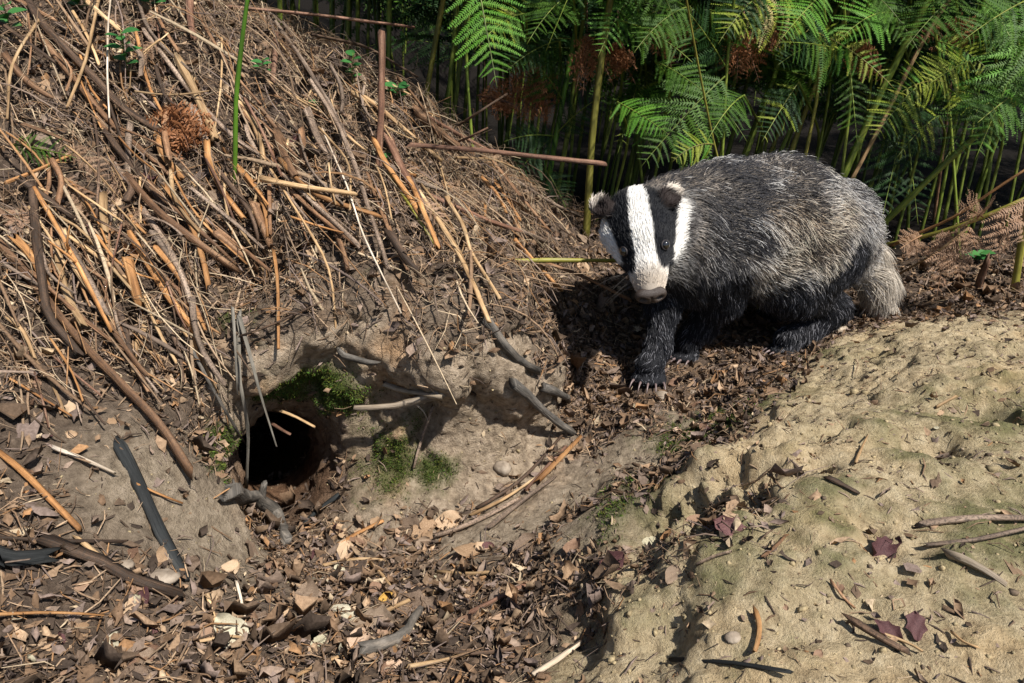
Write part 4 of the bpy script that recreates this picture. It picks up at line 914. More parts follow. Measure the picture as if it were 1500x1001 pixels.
for px, Y, w, mt, lab in STALKS:
    P, r = from_px(px, Y, w); root, org, Q = fern(P, r, mt, lab or LS, GS if not lab else None)
    zf = [q_[2]-(CAM_Z+.02*q_[1]) for q_ in Q]; st = next((k_/(len(Q)-1) for k_ in range(len(Q)) if Q[k_][2] > CAM_Z+.07*Q[k_][1]), .7)
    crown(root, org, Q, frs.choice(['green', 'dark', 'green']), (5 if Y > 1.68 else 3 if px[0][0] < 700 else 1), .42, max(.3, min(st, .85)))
    if lab and 'tall thick yellowish' in lab:
        j = lambda k: Q[int(k*(len(Q)-1))]
        for (pb, u, v, Y2, hw, c) in ((.62,1000,60,1.46,.09,'green'), (.62,770,30,1.48,.10,'dark'), (.72,985,-10,1.4,.1,'green'), (.72,800,75,1.40,.075,'green')):
            add_frond(root, org, j(pb), PY(u, v, Y2), (0, -1, .6), hw, 14, c)
    if lab and 'bright green bracken stalk, left' in lab:
        b1 = PY(826,150,1.62); b2 = PY(812,200,1.62)
        for (b, u, v, Y2, hw, c) in ((b2,738,208,1.56,.055,'dark'), (b2,752,262,1.58,.06,'dark'), (b1,775,85,1.55,.07,'green'), (b2,885,140,1.55,.06,'dark'), (PY(835,110,1.62),760,120,1.6,.05,'dark'), (PY(800,250,1.62),830,308,1.58,.05,'dark'), (PY(797,262,1.62),770,300,1.6,.045,'dark')):
            add_frond(root, org, b, PY(u, v, Y2), (0, -1, .5), hw, 13, c)
def lone(label, stalk_px, Y, w, mat, fronds, group=None, name='bracken_fern'):
    P, r = from_px(stalk_px, Y, w); root, org, Q = fern(P, r, mat, label, group, name)
    for (b, t, hw, pairs, c, c2, sag) in fronds: add_frond(root, org, PY(*b), PY(*t), (0, -1, .45), hw, pairs, c, mixc2=c2, sag=sag, stalk='yellow' if c in ('yellow', 'cream') else 'green')
# light green frond that hangs before the dark gap over the bank
lone('light green fern frond hanging down before the dark gap above the bank', [(690,190),(680,60),(695,-30)], 1.5, 5, 'green', [((697,-40,1.28),(728,128,1.18),(.078),13,'light',None,.0)])
lone('mid green fern with one broad frond drooping just left of the badger\'s neck', [(1058,228),(1062,150),(1066,70)], 1.5, 5, 'green', [((1062,112,1.48),(938,246,1.40),.105,16,'green',None,.03), ((1064,100,1.5),(1010,20,1.45),.09,13,'dark',None,.03)])
lone('yellow-green curled young frond touching the badger\'s back', [(1052,236),(1046,214)], 1.42, 4, 'yellow', [((1046,212,1.41),(984,238,1.37),.045,12,'yellow','light',.12)])
lone('fading cream and yellow frond arching over the badger\'s back', [(1180,226),(1205,110),(1190,40)], 1.58, 6, 'yellow', [((1195,40,1.55),(1055,42,1.46),.085,15,'cream','yellow',.10), ((1195,48,1.55),(1310,130,1.46),.06,14,'yellow','light',.06), ((1200,60,1.55),(1140,95,1.42),.07,13,'dark',None,.02)])
lone('dark green broad frond tilted over the middle of the badger\'s back', [(1235,240),(1250,120),(1238,50)], 1.56, 5, 'green', [((1240,75,1.54),(1140,62,1.40),.085,14,'green','dark',.02), ((1245,100,1.54),(1258,232,1.48),.05,12,'green',None,.0)])
lone('bushy green fern overhanging the right side over the brown fronds', [(1530,330),(1518,150),(1500,0)], 1.45, 8, 'green', [((1512,40,1.42),(1428,235,1.35),.095,17,'green','light',.02), ((1512,120,1.42),(1432,180,1.34),.09,14,'green',None,.02), ((1505,0,1.42),(1410,60,1.35),.09,14,'green',None,.03), ((1505,20,1.42),(1560,150,1.35),.1,14,'green',None,.03)])
lone('pale sparse fern arching right of the thick leaning stalk', [(1400,290),(1390,140),(1370,60)], 1.62, 5, 'green', [((1372,60,1.6),(1455,110,1.52),.06,13,'light','yellow',.08), ((1385,120,1.6),(1300,150,1.5),.06,13,'yellow','light',.08), ((1388,130,1.6),(1430,180,1.5),.05,12,'green','yellow',.06)])
lone('dark drooping fern in the deep shade right of the badger', [(1330,330),(1335,230),(1325,150)], 1.85, 5, 'green', [((1325,170,1.8),(1290,330,1.7),.10,14,'dark',None,.0), ((1325,160,1.8),(1345,330,1.7),.09,14,'dark',None,.0), ((1322,150,1.8),(1260,190,1.7),.08,12,'dark',None,.02)])
lone('leafy fern low between the tall yellowish stalk and the badger', [(940,262),(930,190),(935,130)], 1.75, 5, 'green', [((932,130,1.72),(985,190,1.66),.07,13,'light','yellow',.06), ((932,150,1.72),(880,170,1.66),.06,13,'green',None,.05), ((932,165,1.72),(960,232,1.66),.05,12,'green','light',.02), ((935,120,1.72),(905,225,1.62),.05,12,'green','yellow',.02)])
# sunlit plants along the front of the thicket
FRONT = [((770,20),(715,60),'green'), ((905,30),(985,75),'green'), ((930,-10),(890,60),'light'), ((1010,10),(950,60),'green'), ((1040,15),(1105,50),'green'), ((1120,-10),(1070,45),'dark'), ((1270,-15),(1330,60),'green'), ((1310,20),(1250,50),'light'), ((1400,-10),(1345,50),'green'), ((1440,0),(1480,70),'light'), ((1340,130),(1295,185),'green'), ((1450,150),(1400,215),'green'),
  ((820,60),(760,95),'dark'), ((1020,120),(1075,185),'dark'), ((905,150),(960,185),'light'), ((1170,120),(1130,185),'dark'), ((840,-10),(790,45),'green'), ((1205,-10),(1160,40),'light'), ((960,90),(1020,130),'green'), ((1490,60),(1440,20),'green'), ((1375,170),(1330,215),'dark'), ((735,-10),(790,15),'dark'), ((1090,140),(1050,190),'green'), ((1420,90),(1370,120),'yellow')]
for k, (b, t, c) in enumerate(FRONT):
    Y = 1.46+.14*frs.random(); sx = b[0]+frs.uniform(10, 40); P, r = from_px([(sx-30, 235), (sx-8, 120), (b[0]+4, b[1]-6)] if b[1] < 110 else [(sx-20, 260), (sx-4, 200), (b[0]+2, b[1]-4)], Y+.22, 5)
    P = P[:-2]; P[-1] = PY(b[0], b[1], Y); root, org, Q = fern(P, r, 'green', {'light': 'light green', 'green': 'mid green', 'dark': 'dark green', 'yellow': 'yellowish'}[c]+' sunlit fern reaching out of the thicket front '+('above the bank end' if b[0] < 850 else 'over the badger\'s head and neck' if b[0] < 1060 else 'over the badger\'s back' if b[0] < 1260 else 'right of the thick leaning stalk'), 'sunlit ferns along the thicket front')
    d = PY(*t, Y-.07)-PY(*b, Y); e = PY(*b, Y)+d*1.35; add_frond(root, org, PY(*b, Y), e, np.array([.25*frs.normal(), -1, .55]), np.linalg.norm(d)*.55, 14, c, sag=frs.uniform(.02, .1), mixc2='yellow' if k % 5 == 0 else None)
# dead rusty curls caught in the thicket
for (u, v, Y, t) in ((775,110,1.62,(770,160)), (790,140,1.62,(785,180)), (860,60,1.55,(868,130)), (985,40,1.6,(980,90)), (1090,60,1.55,(1085,112)), (1265,70,1.6,(1262,115)), (1390,40,1.65,(1400,70)), (905,75,1.6,(912,110)), (1140,45,1.62,(1130,75)), (710,150,1.6,(745,165))):
    root, org, Q = fern([PY(u, v-60, Y+.05), PY(u, v-20, Y+.01), PY(u, v, Y)], .0012, 'red', 'rusty shrivelled frond tangled in the green bracken', 'rusty dead fronds in the thicket', 'dead_fern_frond')
    for k in range(3): add_frond(root, org, PY(u+frs.uniform(-12, 12), v-10, Y), PY(t[0]+frs.uniform(-35, 35), t[1]+frs.uniform(-8, 14), Y-.03), frs.normal(size=3)+np.array([0, -1.2, .4]), .045, 10, 'rust', 'red')
# diagonal green stalk and the brown drooping fronds at right
stem(None, 9, 'green', 'bare green stalk slanting up from behind the badger\'s tail', 'stalk', 'green_stalk', pts3=[PY(1262,352,1.50), PY(1290,331,1.48), PY(1400,225,1.44), PY(1520,125,1.42)], knob=.03, taper=.9)
P = [PY(1285,362,1.47), PY(1330,352,1.42), PY(1400,336,1.36), PY(1515,285,1.32)]
root, org, Q = fern(P, .0042, 'yellow', 'brown dead bracken drooping from a yellow-green stalk right of the tail', None, 'dead_bracken', .8)
for (b, t, hw) in (((1470,305,1.33),(1462,382,1.27),.028), ((1430,322,1.34),(1452,300,1.28),.028), ((1415,330,1.35),(1430,365,1.29),.026), ((1390,338,1.36),(1372,435,1.30),.026), ((1400,336,1.36),(1405,412,1.30),.03), ((1380,338,1.37),(1390,395,1.31),.028), ((1500,292,1.32),(1500,360,1.26),.035), ((1350,345,1.4),(1318,365,1.36),.022), ((1440,318,1.34),(1400,300,1.28),.025), ((1340,348,1.4),(1345,385,1.35),.02)):
    add_frond(root, org, PY(*b), PY(*t), (.2*frs.normal(), -1, .3), hw*1.7, 10, 'brown', 'brown', sag=.02)
stem(None, 6, 'orange', 'orange dead stalk slanting over the brown drooping fronds', 'stalk', 'dead_stalk', pts3=[PY(1305,360,1.44), PY(1400,318,1.37), PY(1448,283,1.34), PY(1510,243,1.32)])
stem(None, 3.5, 'straw', 'thin straw leaning against the brown drooping fronds', 'straw', 'straw', pts3=[hit(1312,406)[0]+np.array([0,0,.003]), PY(1370,372,1.33), PY(1418,334,1.32)])
stem(None, 11, 'red', 'short broken stump standing under the brown drooping fronds', 'stump', 'broken_stump', pts3=[hit(1430,425)[0]-np.array([0,0,.01]), PY(1438,400,hit(1430,425)[0][1]-.01), PY(1448,378,hit(1430,425)[0][1]-.015)], knob=.3, flat=.5)
# ---- the thicket behind: whole plants, copied
protos = []
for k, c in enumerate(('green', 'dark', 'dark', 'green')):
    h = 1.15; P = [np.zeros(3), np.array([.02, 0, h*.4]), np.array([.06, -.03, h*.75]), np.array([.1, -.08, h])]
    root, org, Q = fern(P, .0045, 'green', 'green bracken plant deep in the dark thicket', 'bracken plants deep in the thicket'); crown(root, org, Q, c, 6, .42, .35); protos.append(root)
def copy_tree(o, parent=None):
    c = o.copy(); col.objects.link(c); c.parent = parent
    for ch in o.children: copy_tree(ch, c)
    return c
spots = [(x + frs.uniform(-.09, .09), y + frs.uniform(-.08, .08)) for y, xs in ((1.78, np.arange(-.3, 1.5, .2)), (1.9, np.arange(-.6, .5, .13)), (1.95, np.arange(-.7, 1.6, .2)), (2.15, np.arange(-1.3, 1.9, .2)), (2.32, np.arange(-1.3, 1.9, .22)), (2.5, np.arange(-1.7, 2.2, .24)), (2.85, np.arange(-2.0, 2.4, .26)), (3.3, np.arange(-2.3, 2.8, .3)), (3.8, np.arange(-2.7, 3.2, .34)), (4.4, np.arange(-3, 3.6, .34)), (5.1, np.arange(-3.4, 4, .4))) for x in xs]
bb_ok = lambda p: True
for i, (x_, y_) in enumerate(spots):
    o = protos[i] if i < 4 else copy_tree(protos[int(frs.integers(4))])
    o.location = (x_, y_, ground_z(x_, y_)-.01); o.rotation_euler = (frs.normal()*.08, frs.uniform(-.02, .28)*(1 if x_ > .2 else .3), frs.uniform(-1.2, 1.2)); s = frs.uniform(.85, 1.25); o.scale = (s, s, s)
    o['label'] = ('upright' if x_ < .25 else 'right-leaning')+' green bracken plant '+('standing behind the bank crest' if x_ < -.1 else 'in the dark thicket behind the tall yellowish stalk' if x_ < .25 else 'in the dark thicket behind the badger' if x_ < y_*.45 else 'in the dark thicket beyond the brown drooping fronds')
    o['group'] = 'bracken plants deep in the thicket'
# ------------------------------------------------------------------ leaf litter, twigs, crumbs, moss
tri_c = TV[TQ].mean(1); tri_n = NRM[TQ].mean(1); tri_n /= np.linalg.norm(tri_n, axis=1, keepdims=True)
tri_a = np.linalg.norm(np.cross(TV[TQ[:, 2]]-TV[TQ[:, 0]], TV[TQ[:, 3]]-TV[TQ[:, 1]]), axis=1)*.5
to_c = np.array([0, 0, CAM_Z])-tri_c; facing = (to_c*tri_n).sum(1)/np.linalg.norm(to_c, axis=1)
lit_f = litter[TQ].mean(1); mound_f = mound[TQ].mean(1); bank_f = bank[TQ].mean(1); moss_f = moss[TQ].mean(1); wall_f = np.clip(wall[TQ].mean(1), 0, 1)
inwin = (np.abs(tri_c[:, 0]) < tri_c[:, 1]*.78+.12) & (tri_c[:, 1] < 2.1) & (tri_c[:, 1] > .3)
paw_c = [p[0] for p in PAWS]
def sample(w, n, rs):
    w = w*tri_a*inwin*(facing > -.15); pk = rs.choice(len(TQ), n, p=w/w.sum()); q = TV[TQ[pk]]; a, b = rs.random((n, 1)), rs.random((n, 1))
    return q[:, 0]*(1-a)*(1-b)+q[:, 1]*a*(1-b)+q[:, 2]*a*b+q[:, 3]*(1-a)*b, tri_n[pk], pk
def tangents(N, rs, down=0., tilt=.3):
    n = len(N); d = rs.normal(size=(n, 3)); d[:, 2] *= .4; g = np.array([.55, -.25, -1.]); d = d*(1-down)+g*down*1.2
    t = d-N*(d*N).sum(1, keepdims=True); t /= np.linalg.norm(t, axis=1, keepdims=True); t = t+N*tilt*rs.normal(size=(n, 1)); t /= np.linalg.norm(t, axis=1, keepdims=True)
    s = np.cross(N, t); s /= np.linalg.norm(s, axis=1, keepdims=True); return t, s, np.cross(t, s)
def slivers(P, t, s, u, L, w, th, bend, rings=3, sides=4):
    """bent four-sided splinters"""
    n = len(P); S = np.linspace(-.5, .5, rings); V = np.zeros((n, rings, sides, 3))
    tap = 1-.45*np.abs(S*2)**2
    for i, q in enumerate(S):
        c = P+t*(L*q)[:, None]+u*(bend*L*(.25-q*q))[:, None]*1.6+s*(bend[::-1]*L*(q*q-.1))[:, None]
        for j in range(sides):
            A = 2*math.pi*(j+.5)/sides; V[:, i, j] = c+s*(w*tap[i]*math.cos(A)*.5)[:, None]+u*(th*tap[i]*math.sin(A)*.5)[:, None]
    V = V.reshape(-1, 3); base = np.arange(n)[:, None, None]*rings*sides; i, j = np.meshgrid(np.arange(rings-1), np.arange(sides), indexing='ij')
    q = np.stack([i*sides+j, i*sides+(j+1) % sides, (i+1)*sides+(j+1) % sides, (i+1)*sides+j], -1).reshape(1, -1, 4); Q = (base+q).reshape(-1, 4)
    return V, Q, rings*sides
def flakes(P, t, s, u, L, w, curl, rs):
    """crumpled leaf scraps, 3 x 3 points"""
    n = len(P); V = np.zeros((n, 3, 3, 3)); wp = [.22, 1, .16]
    for i, a in enumerate((-.5, 0, .5)):
        for j, b in enumerate((-.5, 0, .5)):
            jx = rs.normal(size=n)*.12; V[:, i, j] = P+t*(L*(a+jx*.8))[:, None]+s*(w*b*wp[i]*(1+jx))[:, None]+u*(L*(curl*(b*b*2.2+a*a*.9)+.10*rs.normal(size=n)))[:, None]
    V = V.reshape(-1, 3); q = np.array([[0, 1, 4, 3], [1, 2, 5, 4], [3, 4, 7, 6], [4, 5, 8, 7]])[None]; return V, (np.arange(n)[:, None, None]*9+q).reshape(-1, 4), 9
def vc_mat(name, rough=.85, transl=0.):
    m, nt, lk, b = nmat(name, rough, .2); a = nt.new('ShaderNodeAttribute'); a.attribute_name = 'tint'; g = nt.new('ShaderNodeNewGeometry'); n = noise(nt, lk, 300, 4, g.outputs['Position'])
    r = ramp(nt, [(.3, (.62, .6, .58)), (.7, (1.2, 1.2, 1.2))]); lk.new(n.outputs[0], r.inputs[0]); lk.new(mixc(nt, lk, 1., a.outputs['Color'], r.outputs[0], 'MULTIPLY'), b.inputs['Base Color']); bump(nt, lk, b, n.outputs[0], .5, .001); return m
M_BITS = vc_mat('litter_bits'); PAL = np.array([[.18, .115, .07], [.26, .175, .11], [.36, .255, .165], [.11, .075, .05], [.06, .043, .032], [.23, .17, .13], [.46, .36, .24], [.31, .175, .085], [.20, .15, .125]])
def build_stuff(name, label, cat, sets, rs, mat=M_BITS):
    Vs, Qs, Cs, o = [], [], [], 0
    for V, Q, k, colr in sets: Vs.append(V); Qs.append(Q+o); o += len(V); Cs.append(np.repeat(colr, k, 0))
    ob = link(name, mesh_np(name, np.concatenate(Vs), np.concatenate(Qs), True, {'tint': np.concatenate(Cs)}, [mat])); return tag(ob, label, cat, None, 'stuff')
def pal(n, p, rs): return PAL[rs.choice(len(PAL), n, p=np.array(p)/sum(p))]*rs.uniform(.65, 1.25, (n, 1))
rs = np.random.default_rng(99)
def clear_paws(w):
    for c in paw_c: w = w*(np.linalg.norm(tri_c-(c+np.array([0, -.015, -.02])), axis=1) > .042)
    return w
# bank: fibres, split stems, crumbled fern
W = clear_paws(lit_f*bank_f)
P, N, _ = sample(W, 17000, rs); t, s, u = tangents(N, rs, .45, .38); n = len(P); L = rs.gamma(3., .010, n)+.008; w = rs.uniform(.0007, .0026, n)
A1 = (*slivers(P+N*rs.uniform(0, .012, (n, 1)), t, s, u, L, w, w*.6, rs.normal(size=n)*.45), pal(n, [3, 3, 3, 2, 2, 2, 2, 1, 2], rs))
P, N, _ = sample(W, 9000, rs); t, s, u = tangents(N, rs, .2, .6); n = len(P); L = rs.gamma(3., .0035, n)+.003
A2 = (*flakes(P+N*rs.uniform(0, .008, (n, 1)), t, s, u, L, L*rs.uniform(.3, .8, n), rs.normal(size=n)*.5, rs), pal(n, [3, 3, 2, 2, 3, 2, 1, 1, 2], rs))
P, N, _ = sample(W, 4200, rs); t, s, u = tangents(N, rs, .3, .5); n = len(P); L = rs.uniform(.03, .085, n); w = rs.uniform(.0006, .0011, n)
A3 = (*slivers(P+N*rs.uniform(.002, .018, (n, 1)), t, s, u, L, w, w, rs.normal(size=n)*.8, 7, 3), pal(n, [1, 2, 4, 1, 0, 2, 5, 1, 2], rs))
P, N, _ = sample(W, 1500, rs); t, s, u = tangents(N, rs, .68, .2); n = len(P); L = rs.uniform(.06, .20, n); w = rs.gamma(3., .0006, n)+.0008
A4 = (*slivers(P+N*rs.uniform(.001, .022, (n, 1)), t, s, u, L, w, w*.55, rs.normal(size=n)*.2, 6, 5), pal(n, [2, 3, 4, 1, .6, 1.5, 4, 3, 1.5], rs))
build_stuff('bank_debris', 'tangle of dead fern fibres and splinters covering the bank', 'debris', [A1, A2, A3, A4], rs)
# floor: small leaves and chips
ins_f = np.clip(inside[TQ].mean(1)*2, 0, 1); W = clear_paws(lit_f*(1-bank_f)*(1-ins_f)*np.where(tri_c[:, 1] > 1.5, sstep(1.75, 1.5, tri_c[:, 1]), 1))
P, N, _ = sample(W, 17000, rs); t, s, u = tangents(N, rs, 0., .32); n = len(P); L = rs.gamma(2.6, .0068, n)+.004; w = rs.uniform(.0006, .0026, n)
B1 = (*slivers(P+N*rs.uniform(0, .006, (n, 1)), t, s, u, L, w, w*.6, rs.normal(size=n)*.3), pal(n, [3, 3, 2, 3, 2, 2, .8, 1.2, 2], rs))
P, N, _ = sample(W, 17000, rs); t, s, u = tangents(N, rs, 0., .5); n = len(P); L = rs.gamma(3., .0028, n)+.003
B2 = (*flakes(P+N*rs.uniform(0, .007, (n, 1)), t, s, u, L, L*rs.uniform(.25, .8, n), rs.normal(size=n)*.5, rs), pal(n, [4, 3, 1., 4, 3, 2, .3, .7, 3], rs))
build_stuff('leaf_litter', 'crumbled brown leaf litter on the gully and woodland floor', 'litter', [B1, B2], rs)
# mound and rock: scattered chips
W = clear_paws(np.clip(mound_f+.15*wall_f+.6*np.clip(gully[TQ].mean(1), 0, 1), 0, 1)*(1-.7*moss_f))
P, N, _ = sample(W, 2800, rs); t, s, u = tangents(N, rs, 0., .12); n = len(P); L = rs.gamma(2.2, .0042, n)+.003; w = rs.uniform(.0006, .0022, n)
C1 = (*slivers(P, t, s, u, L, w, w*.6, rs.normal(size=n)*.3), pal(n, [2, 2, 1, 3, 3, 2, 1, .5, 2], rs))
P, N, _ = sample(W, 900, rs); t, s, u = tangents(N, rs, 0., .25); n = len(P); L = rs.gamma(2.5, .0022, n)+.0025
C2 = (*flakes(P+N*.001, t, s, u, L, L*rs.uniform(.4, .9, n), rs.normal(size=n)*.35, rs), pal(n, [2, 2, 1, 3, 3, 3, 1, .5, 3], rs))
build_stuff('scattered_chips', 'tiny dark chips and leaf scraps scattered over the sand', 'litter', [C1, C2], rs)
# crumbs of earth
P, N, _ = sample(clear_paws(mound_f*.8+.12*wall_f+.4*np.clip(gully[TQ].mean(1), 0, 1)+.25*lit_f), 5000, rs); n = len(P); rr = rs.gamma(1.4, .0006, n)+.0005
o8 = np.array([[-1, -1, -1], [1, -1, -1], [1, 1, -1], [-1, 1, -1], [-1, -1, 1], [1, -1, 1], [1, 1, 1], [-1, 1, 1]])*.62
V = (P[:, None, :]+rr[:, None, None]*o8[None]*(1+.35*rs.normal(size=(n, 8, 3)))).reshape(-1, 3); q = np.array([[0, 3, 2, 1], [4, 5, 6, 7], [0, 1, 5, 4], [1, 2, 6, 5], [2, 3, 7, 6], [3, 0, 4, 7]])[None]
mcol = np.where((rs.random(n) < .75)[:, None], np.array([.36, .29, .17]), np.array([.16, .12, .085]))*rs.uniform(.6, 1.15, (n, 1))
build_stuff('soil_crumbs', 'loose crumbs of sandy earth on the mound and gully', 'soil', [(V, (np.arange(n)[:, None, None]*8+q).reshape(-1, 4), 8, mcol)], rs)
# moss: short upright tufts
P, N, _ = sample(np.clip(moss_f*1.4-.25, 0, 1)*np.clip(1-2*mound_f, 0, 1), 16000, rs); n = len(P); d = N+.5*rs.normal(size=(n, 3)); d /= np.linalg.norm(d, axis=1, keepdims=True); s = np.cross(d, rs.normal(size=(n, 3))); s /= np.linalg.norm(s, axis=1, keepdims=True)
h = rs.uniform(.0012, .0042, n)[:, None]; w = rs.uniform(.0005, .0011, n)[:, None]; V = np.stack([P-s*w-N*.001, P+s*w-N*.001, P+d*h+s*w*.25, P+d*h-s*w*.25], 1).reshape(-1, 3)
build_stuff('moss', 'green moss tufts on the burrow rock and mound', 'moss', [(V, np.arange(n*4).reshape(-1, 4), 4, np.array([.075, .105, .018])*rs.uniform(.35, 1.5, (n, 1))*(1+.2*rs.normal(size=(n, 3))).clip(.6, 1.4))], rs)

# ---- single leaves
def leaf_col(name, c1, c2, c3): return leaf_mat(name, c1, c2, c3, .12, .7, .35)
MLF = {'brown': leaf_col('leaf_brown', (.10, .055, .035), (.21, .125, .08), (.32, .21, .14)), 'tan': leaf_col('leaf_tan', (.24, .15, .085), (.40, .27, .165), (.52, .39, .26)), 'mauve': leaf_col('leaf_mauve', (.085, .056, .040), (.185, .13, .09), (.30, .225, .16)),
       'pale': leaf_col('leaf_pale', (.27, .25, .16), (.43, .39, .27), (.56, .51, .39)), 'pink': leaf_col('leaf_pink_buff', (.28, .175, .115), (.44, .30, .20), (.56, .42, .31)), 'yellow': leaf_col('leaf_ochre', (.30, .16, .03), (.48, .28, .06), (.6, .42, .14)), 'purple': leaf_col('leaf_purple', (.05, .022, .024), (.11, .05, .05), (.19, .10, .09))}
def leaf_shape(seed, kind):
    rs = np.random.default_rng(seed); ns, na = 13, 7; V = []; curl = rs.uniform(-.1, .55); bend = rs.uniform(-.35, .35); tw = rs.normal()*.5; wav = rs.uniform(.02, .06)
    for i in range(ns):
        s = i/(ns-1); pr = math.sin(math.pi*s**.8)**.7; pr *= (1+.20*math.sin(s*16+seed)) if kind == 'oak' else (1+.05*rs.normal()); hw = (.30 if kind == 'oak' else .34)*pr+.012
        for j in range(na):
            b = (j/(na-1)-.5)*2; x = s-.5+(.035*abs(b)*math.cos(s*16+seed) if kind == 'oak' else 0); y = b*hw; z = curl*b*b*.28+bend*(s-.5)**2*1.2+tw*b*(s-.5)*.3+wav*math.sin(9*s+5*b+seed)-.012*math.exp(-(b/.12)**2)
            V.append((x, y*(1-.15*abs(curl)), z))
    F = [(i*na+j, (i+1)*na+j, (i+1)*na+j+1, i*na+j+1) for i in range(ns-1) for j in range(na-1)]
    o = len(V); V += [(-.5, -.008, .0), (-.5, .008, .0), (-.66, .006, .03), (-.66, -.006, .03)]; F.append((o, o+1, o+2, o+3)); return V, F
LEAFM = {(c, k): mesh_py('dead_leaf', *leaf_shape(k*5+1, 'oak' if k % 2 else 'birch'), MLF[c]) for c in MLF for k in range(8)}
def put_leaf(p, nrm, size, colr, label, group, rs, k=None, tilt=.35, rot=None):
    z = unit(nrm+tilt*rs.normal(size=3)); x = rs.normal(size=3) if rot is None else np.array(rot, float); x = unit(x-z*(x@z)); y = np.cross(z, x); c = p+nrm*size*.10
    M = Matrix([[x[a]*size, y[a]*size, z[a]*size, c[a]] for a in range(3)]+[[0, 0, 0, 1]]); o = link('dead_leaf', LEAFM[colr, int(rs.integers(8)) if k is None else k]); o.matrix_world = M; return tag(o, label, 'leaf', group)
HERO = [(25,322,66,'brown',1,'large brown dead leaf lying beside the dark ribbed crooked stick'), (345,448,30,'pink',0,'pinkish buff leaf hanging just over the hanging grass blades'), (352,408,38,'pink',2,'curled buff leaf above the pinkish hanging leaf'), (490,903,44,'pale',2,'pale greenish round leaf in the gully litter'),
 (338,932,60,'pale',4,'large crumpled pale leaf at the foot of the charred strip'), (548,915,62,'mauve',3,'big mauve lobed leaf right of the pale round leaf'), (612,893,66,'mauve',5,'big mauve lobed leaf over the bent grey bark branch'), (655,920,52,'mauve',1,'mauve leaf right of the bent grey bark branch'), (566,878,22,'yellow',0,'small ochre yellow leaf in the gully litter'),
 (690,810,52,'tan',2,'long buff leaf at the edge of the gully litter'), (770,806,46,'mauve',6,'upturned mauve leaf at the foot of the spoil mound'), (842,803,34,'brown',4,'rusty brown leaf resting on the mound foot'), (895,832,48,'purple',3,'dark purple folded leaf on the mound foot'), (838,845,40,'tan',1,'tan strip leaf beside the dark purple folded leaf'),
 (1292,803,52,'purple',1,'glossy purple brown leaf lying in the middle of the mound'), (1340,918,40,'purple',7,'purple brown curled leaf beside the short dark stick'), (1300,925,38,'purple',3,'smaller purple curl joined to the purple curled leaf'), 
 (655,765,40,'tan',0,'tan leaf leaning in the twigs below the rock'), (600,770,44,'mauve',2,'mauve leaf caught at the bottom of the rock'), (620,785,50,'tan',5,'buff leaf in front of the caught mauve leaf'), (1070,775,52,'purple',5,'black shrivelled leaf in the hollow of the mound'), (1130,502,26,'yellow',2,'yellow leaf lying by the toes of the hind paw'),
 (1205,482,36,'pink',4,'buff leaf lying under the hock of the hind leg'), (450,875,48,'mauve',4,'mauve leaf under the litter heap below the forked root'), (205,965,44,'mauve',6,'dark grey-mauve leaf among the lower left litter'), (190,1000,48,'mauve',0,'slate coloured leaf at the very foot of the left slope'), (165,945,32,'pale',6,'small pale leaf among the lower left litter'),
 (525,945,44,'pink',6,'buff leaf by the end of the bent bark branch'), (1015,770,36,'brown',2,'brown leaf at the rim of the mound hollow'), (955,800,34,'pale',2,'grey papery leaf below the mound hollow'), (985,845,30,'mauve',0,'dark crumpled leaf stuck in the sandy mound slope')]
for (u_, v_, s_, c_, k_, lb) in HERO:
    h = hit(u_, v_)
    if h is None: continue
    put_leaf(h[0], unit(h[1]*.7+np.array([0, -.35, .35])), s_/px_per_m(h[0])*1.1, c_, lb, None, rs, k_, .2)
CW = {'brown': 'brown', 'tan': 'tan', 'mauve': 'dull brown', 'pale': 'pale', 'pink': 'buff', 'purple': 'dark purple', 'yellow': 'ochre'}
for (u0_, v0_, u1_, v1_, n, where, s0, s1) in ((150,800,760,1000,80,'in the gully leaf litter',16,40), (380,760,640,860,22,'on the litter below the burrow rock',18,34), (0,860,240,1000,22,'on the litter of the lower left slope',18,38), (60,40,620,400,46,'caught among the dead stems of the bank',16,36), (850,560,1110,640,26,'on the trodden floor before the badger',12,24), (1080,560,1480,980,14,'on the sandy mound',8,18), (640,250,870,420,24,'on the bank end left of the badger',12,26), (0,550,170,760,14,'on the left slope under the long stem',14,30)):
    for _ in range(n):
        u_, v_ = rs.uniform(u0_, u1_), rs.uniform(v0_, v1_); h = hit(u_, v_)
        if h is None or h[0][1] > 1.7 or (370 < u_ < 760 and 410 < v_ < 740): continue
        c_ = rs.choice(['brown', 'tan', 'mauve', 'pale', 'pink', 'purple'], p=[.28, .24, .24, .08, .08, .08]); put_leaf(h[0], h[1], rs.uniform(s0, s1)/px_per_m(h[0]), c_, f'{CW[c_]} dead leaf {where}', 'dead leaves '+where, rs, None, .45)

